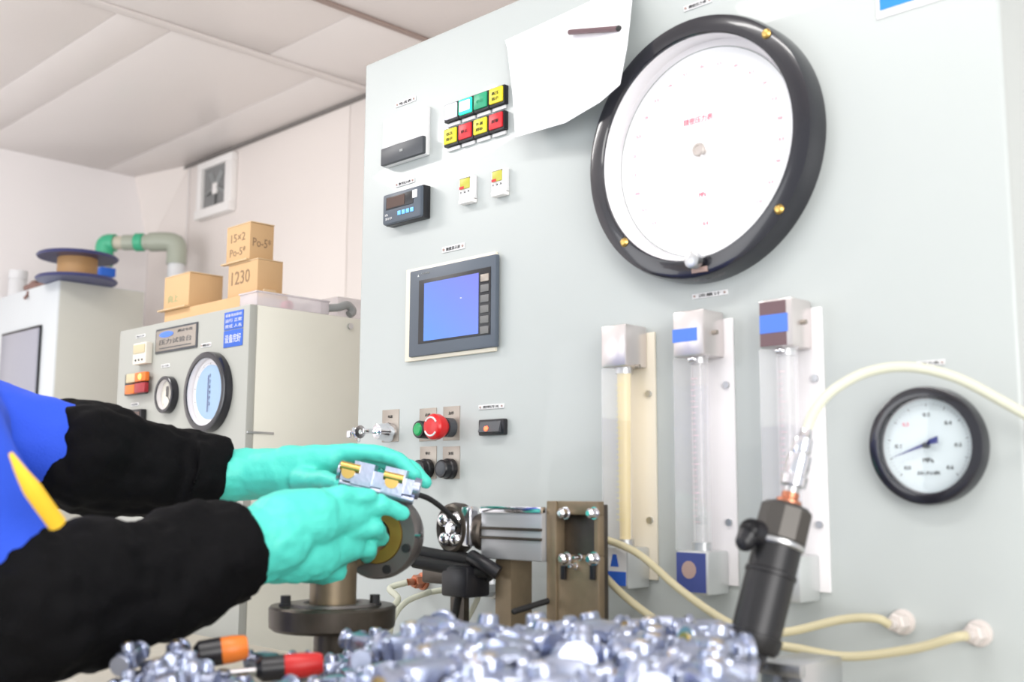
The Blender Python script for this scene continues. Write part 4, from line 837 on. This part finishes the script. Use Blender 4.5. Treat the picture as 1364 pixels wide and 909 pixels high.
jk = blob('jacket', [(Sn+Vector((0, 0, -.01)), Sf+Vector((0, 0, -.01)), .085, .08), (Mid-fwd*.06-Vector((0, 0, .06)), chest-fwd*.03, .11, .13), (chest-fwd*.03, hip, .13, .145), (Sn, En2, .084, .064), (Sf, PD(84, 600, 1.49), .074, .064), (Mid-fwd*.05, Mid.lerp(head, .38)-fwd*.03, .085, .068)], .009, 'jacket', pw, 6, .016, .08)
blob('trousers', legs(.008)+[(hip+Vector((0, 0, .05)), hip, .13, .135)], .012, 'trou', pw, 5, .012, .06)
for s in (-1, 1):
    a_ = hip+side*.09*s; q = Vector((a_.x, a_.y, .035)); blob('shoe', [(q-fwd*.04+Vector((0, 0, .01)), q+fwd*.15, .04, .035)], .008, 'shoe', pw, 3)
# oversleeves
def along(a, b, t_): return a+(b-a)*t_
EnS = along(En, Sn, .12)
S = lambda px, py, d_: PD(px, py, d_)
s1 = blob('oversleeve', [(EnS, S(40, 812, 1.12), .080, .082), (S(40, 812, 1.12), S(120, 792, 1.17), .080, .078), (S(120, 792, 1.17), S(200, 776, 1.22), .078, .070)], .005, 'sleeve', pw, 4, .034, .07, noise2=.004,
  extra=lambda g: g.cyl(S(195, 777, 1.215), S(275, 748, 1.27), .068, .067, 32).cyl(S(270, 749, 1.265), S(325, 733, 1.295), .067, .060, 32))
s2 = blob('oversleeve', [(S(100, 606, 1.50), S(150, 616, 1.54), .077, .077), (S(150, 617, 1.54), S(205, 624, 1.57), .075, .068)], .005, 'sleeve', pw, 4, .034, .07, noise2=.004,
  extra=lambda g: g.cyl(S(200, 623, 1.565), S(255, 628, 1.60), .067, .060, 32).cyl(S(245, 627, 1.57), S(294, 635, 1.595), .060, .051, 32))
# yellow trim on the jacket
pts = [PD(14, 604, 1.0), PD(30, 632, 1.0), PD(50, 662, 1.01), PD(76, 698, 1.03)]
yt = obj('yellow_trim', G().tube(pts, lambda u: .002+.0065*min(1, u*1.8), 10), 'yellow', pw)
# gloves
def P(px, py, d_): return PD(px, py, d_)
nd = [(P(322, 734, 1.30), P(372, 715, 1.33), .046, .045), (P(372, 700, 1.33), P(415, 690, 1.35), .040, .036), (P(372, 738, 1.34), P(420, 735, 1.37), .036, .036), (P(415, 690, 1.35), P(470, 685, 1.39), .032, .022), (P(420, 735, 1.37), P(462, 725, 1.40), .034, .024), (P(395, 745, 1.37), P(440, 758, 1.41), .028, .022),
  # index finger, curled over the part
  (P(468, 676, 1.385), P(508, 672, 1.40), .0145, .0125), (P(508, 672, 1.40), P(536, 684, 1.415), .0125, .0105),
  # thumb along the near side of the part
  (P(420, 672, 1.36), P(455, 660, 1.37), .018, .0145), (P(455, 660, 1.37), P(492, 662, 1.385), .0135, .0105),
  (P(468, 706, 1.385), P(500, 703, 1.40), .0145, .0125), (P(500, 703, 1.40), P(508, 716, 1.435), .0125, .0105),
  (P(464, 730, 1.40), P(490, 732, 1.415), .0145, .012), (P(490, 732, 1.415), P(490, 742, 1.45), .012, .010),
  (P(444, 756, 1.41), P(462, 764, 1.43), .0145, .012), (P(462, 764, 1.43), P(458, 772, 1.46), .012, .010)]
g1 = blob('glove', nd, .003, 'glove', pw, 5, .008, .03)
fd = [(P(284, 635, 1.59), P(330, 632, 1.60), .039, .038), (P(330, 632, 1.60), P(385, 628, 1.58), .037, .033), (P(385, 622, 1.58), P(440, 612, 1.56), .030, .020), (P(385, 640, 1.58), P(430, 640, 1.56), .028, .018),
  (P(440, 606, 1.56), P(490, 602, 1.555), .0145, .012), (P(490, 602, 1.555), P(530, 612, 1.55), .012, .0115), (P(530, 612, 1.55), P(552, 632, 1.54), .0115, .0105),
  (P(440, 616, 1.575), P(495, 612, 1.575), .0145, .012), (P(495, 612, 1.575), P(545, 622, 1.57), .012, .0115), (P(545, 622, 1.57), P(566, 642, 1.56), .0115, .0105),
  (P(440, 630, 1.585), P(495, 632, 1.59), .0135, .0115), (P(495, 632, 1.59), P(540, 642, 1.59), .0115, .0105),
  (P(432, 644, 1.59), P(480, 655, 1.60), .0125, .011), (P(480, 655, 1.60), P(515, 662, 1.60), .011, .0095),
  (P(400, 640, 1.55), P(430, 640, 1.51), .017, .0135), (P(430, 640, 1.51), P(456, 646, 1.47), .013, .0105)]
g2 = blob('glove', fd, .003, 'glove', pw, 5, .006, .03)
for s in (g1, g2): s['label'] = 'turquoise rubber glove'
# the casting held between the hands
hp = PD(506, 640, 1.47)
t = thing('held_valve_body', hp, 'silver valve body with two brass ports held between the gloved hands', 'casting')
rr_ = Matrix(((RT.x, -FW.x, UP.x), (RT.y, -FW.y, UP.y), (RT.z, -FW.z, UP.z)))   # axes: along the hands, towards the viewer, up
def loc(x, y, z): return hp+Vector((1, .0, 0))*0+(R0*x)-(Vector((FW.x, FW.y, 0)).normalized()*y)+Vector((0, 0, z))
tilt = -.22
def L3(x, y, z):
    c_, s_ = math.cos(tilt), math.sin(tilt); return loc(x*c_-z*s_, y, x*s_+z*c_)
def hbox(x0, x1, y0, y1, z0, z1): return [L3(x, y, z) for x in (x0, x1) for y in (y0, y1) for z in (z0, z1)]
def hull(g, pts):
    vs_ = [g.b.verts.new(p) for p in pts]; bmesh.ops.convex_hull(g.b, input=vs_); return g
g = G(); hull(g, hbox(-.050, .046, -.014, .014, -.010, .010)); hull(g, hbox(-.035, -.008, -.017, .02, -.012, .018)); hull(g, hbox(.006, .034, -.018, .02, -.014, .020))
g.cyl(L3(-.052, 0, 0), L3(-.056, 0, 0), .013).cyl(L3(.046, 0, 0), L3(.054, 0, 0), .014).cyl(L3(-.05, .008, -.014), L3(.05, .008, -.016), .006)
obj('body', g, 'cast', t, 30)
for x in (-.040, .018):
    obj('brass_port', G().cyl(L3(x-.012, .019, .008), L3(x+.014, .019, .008), .006).cyl(L3(x, .016, .002), L3(x, .024, .002), .009, seg=16), 'brass', t)
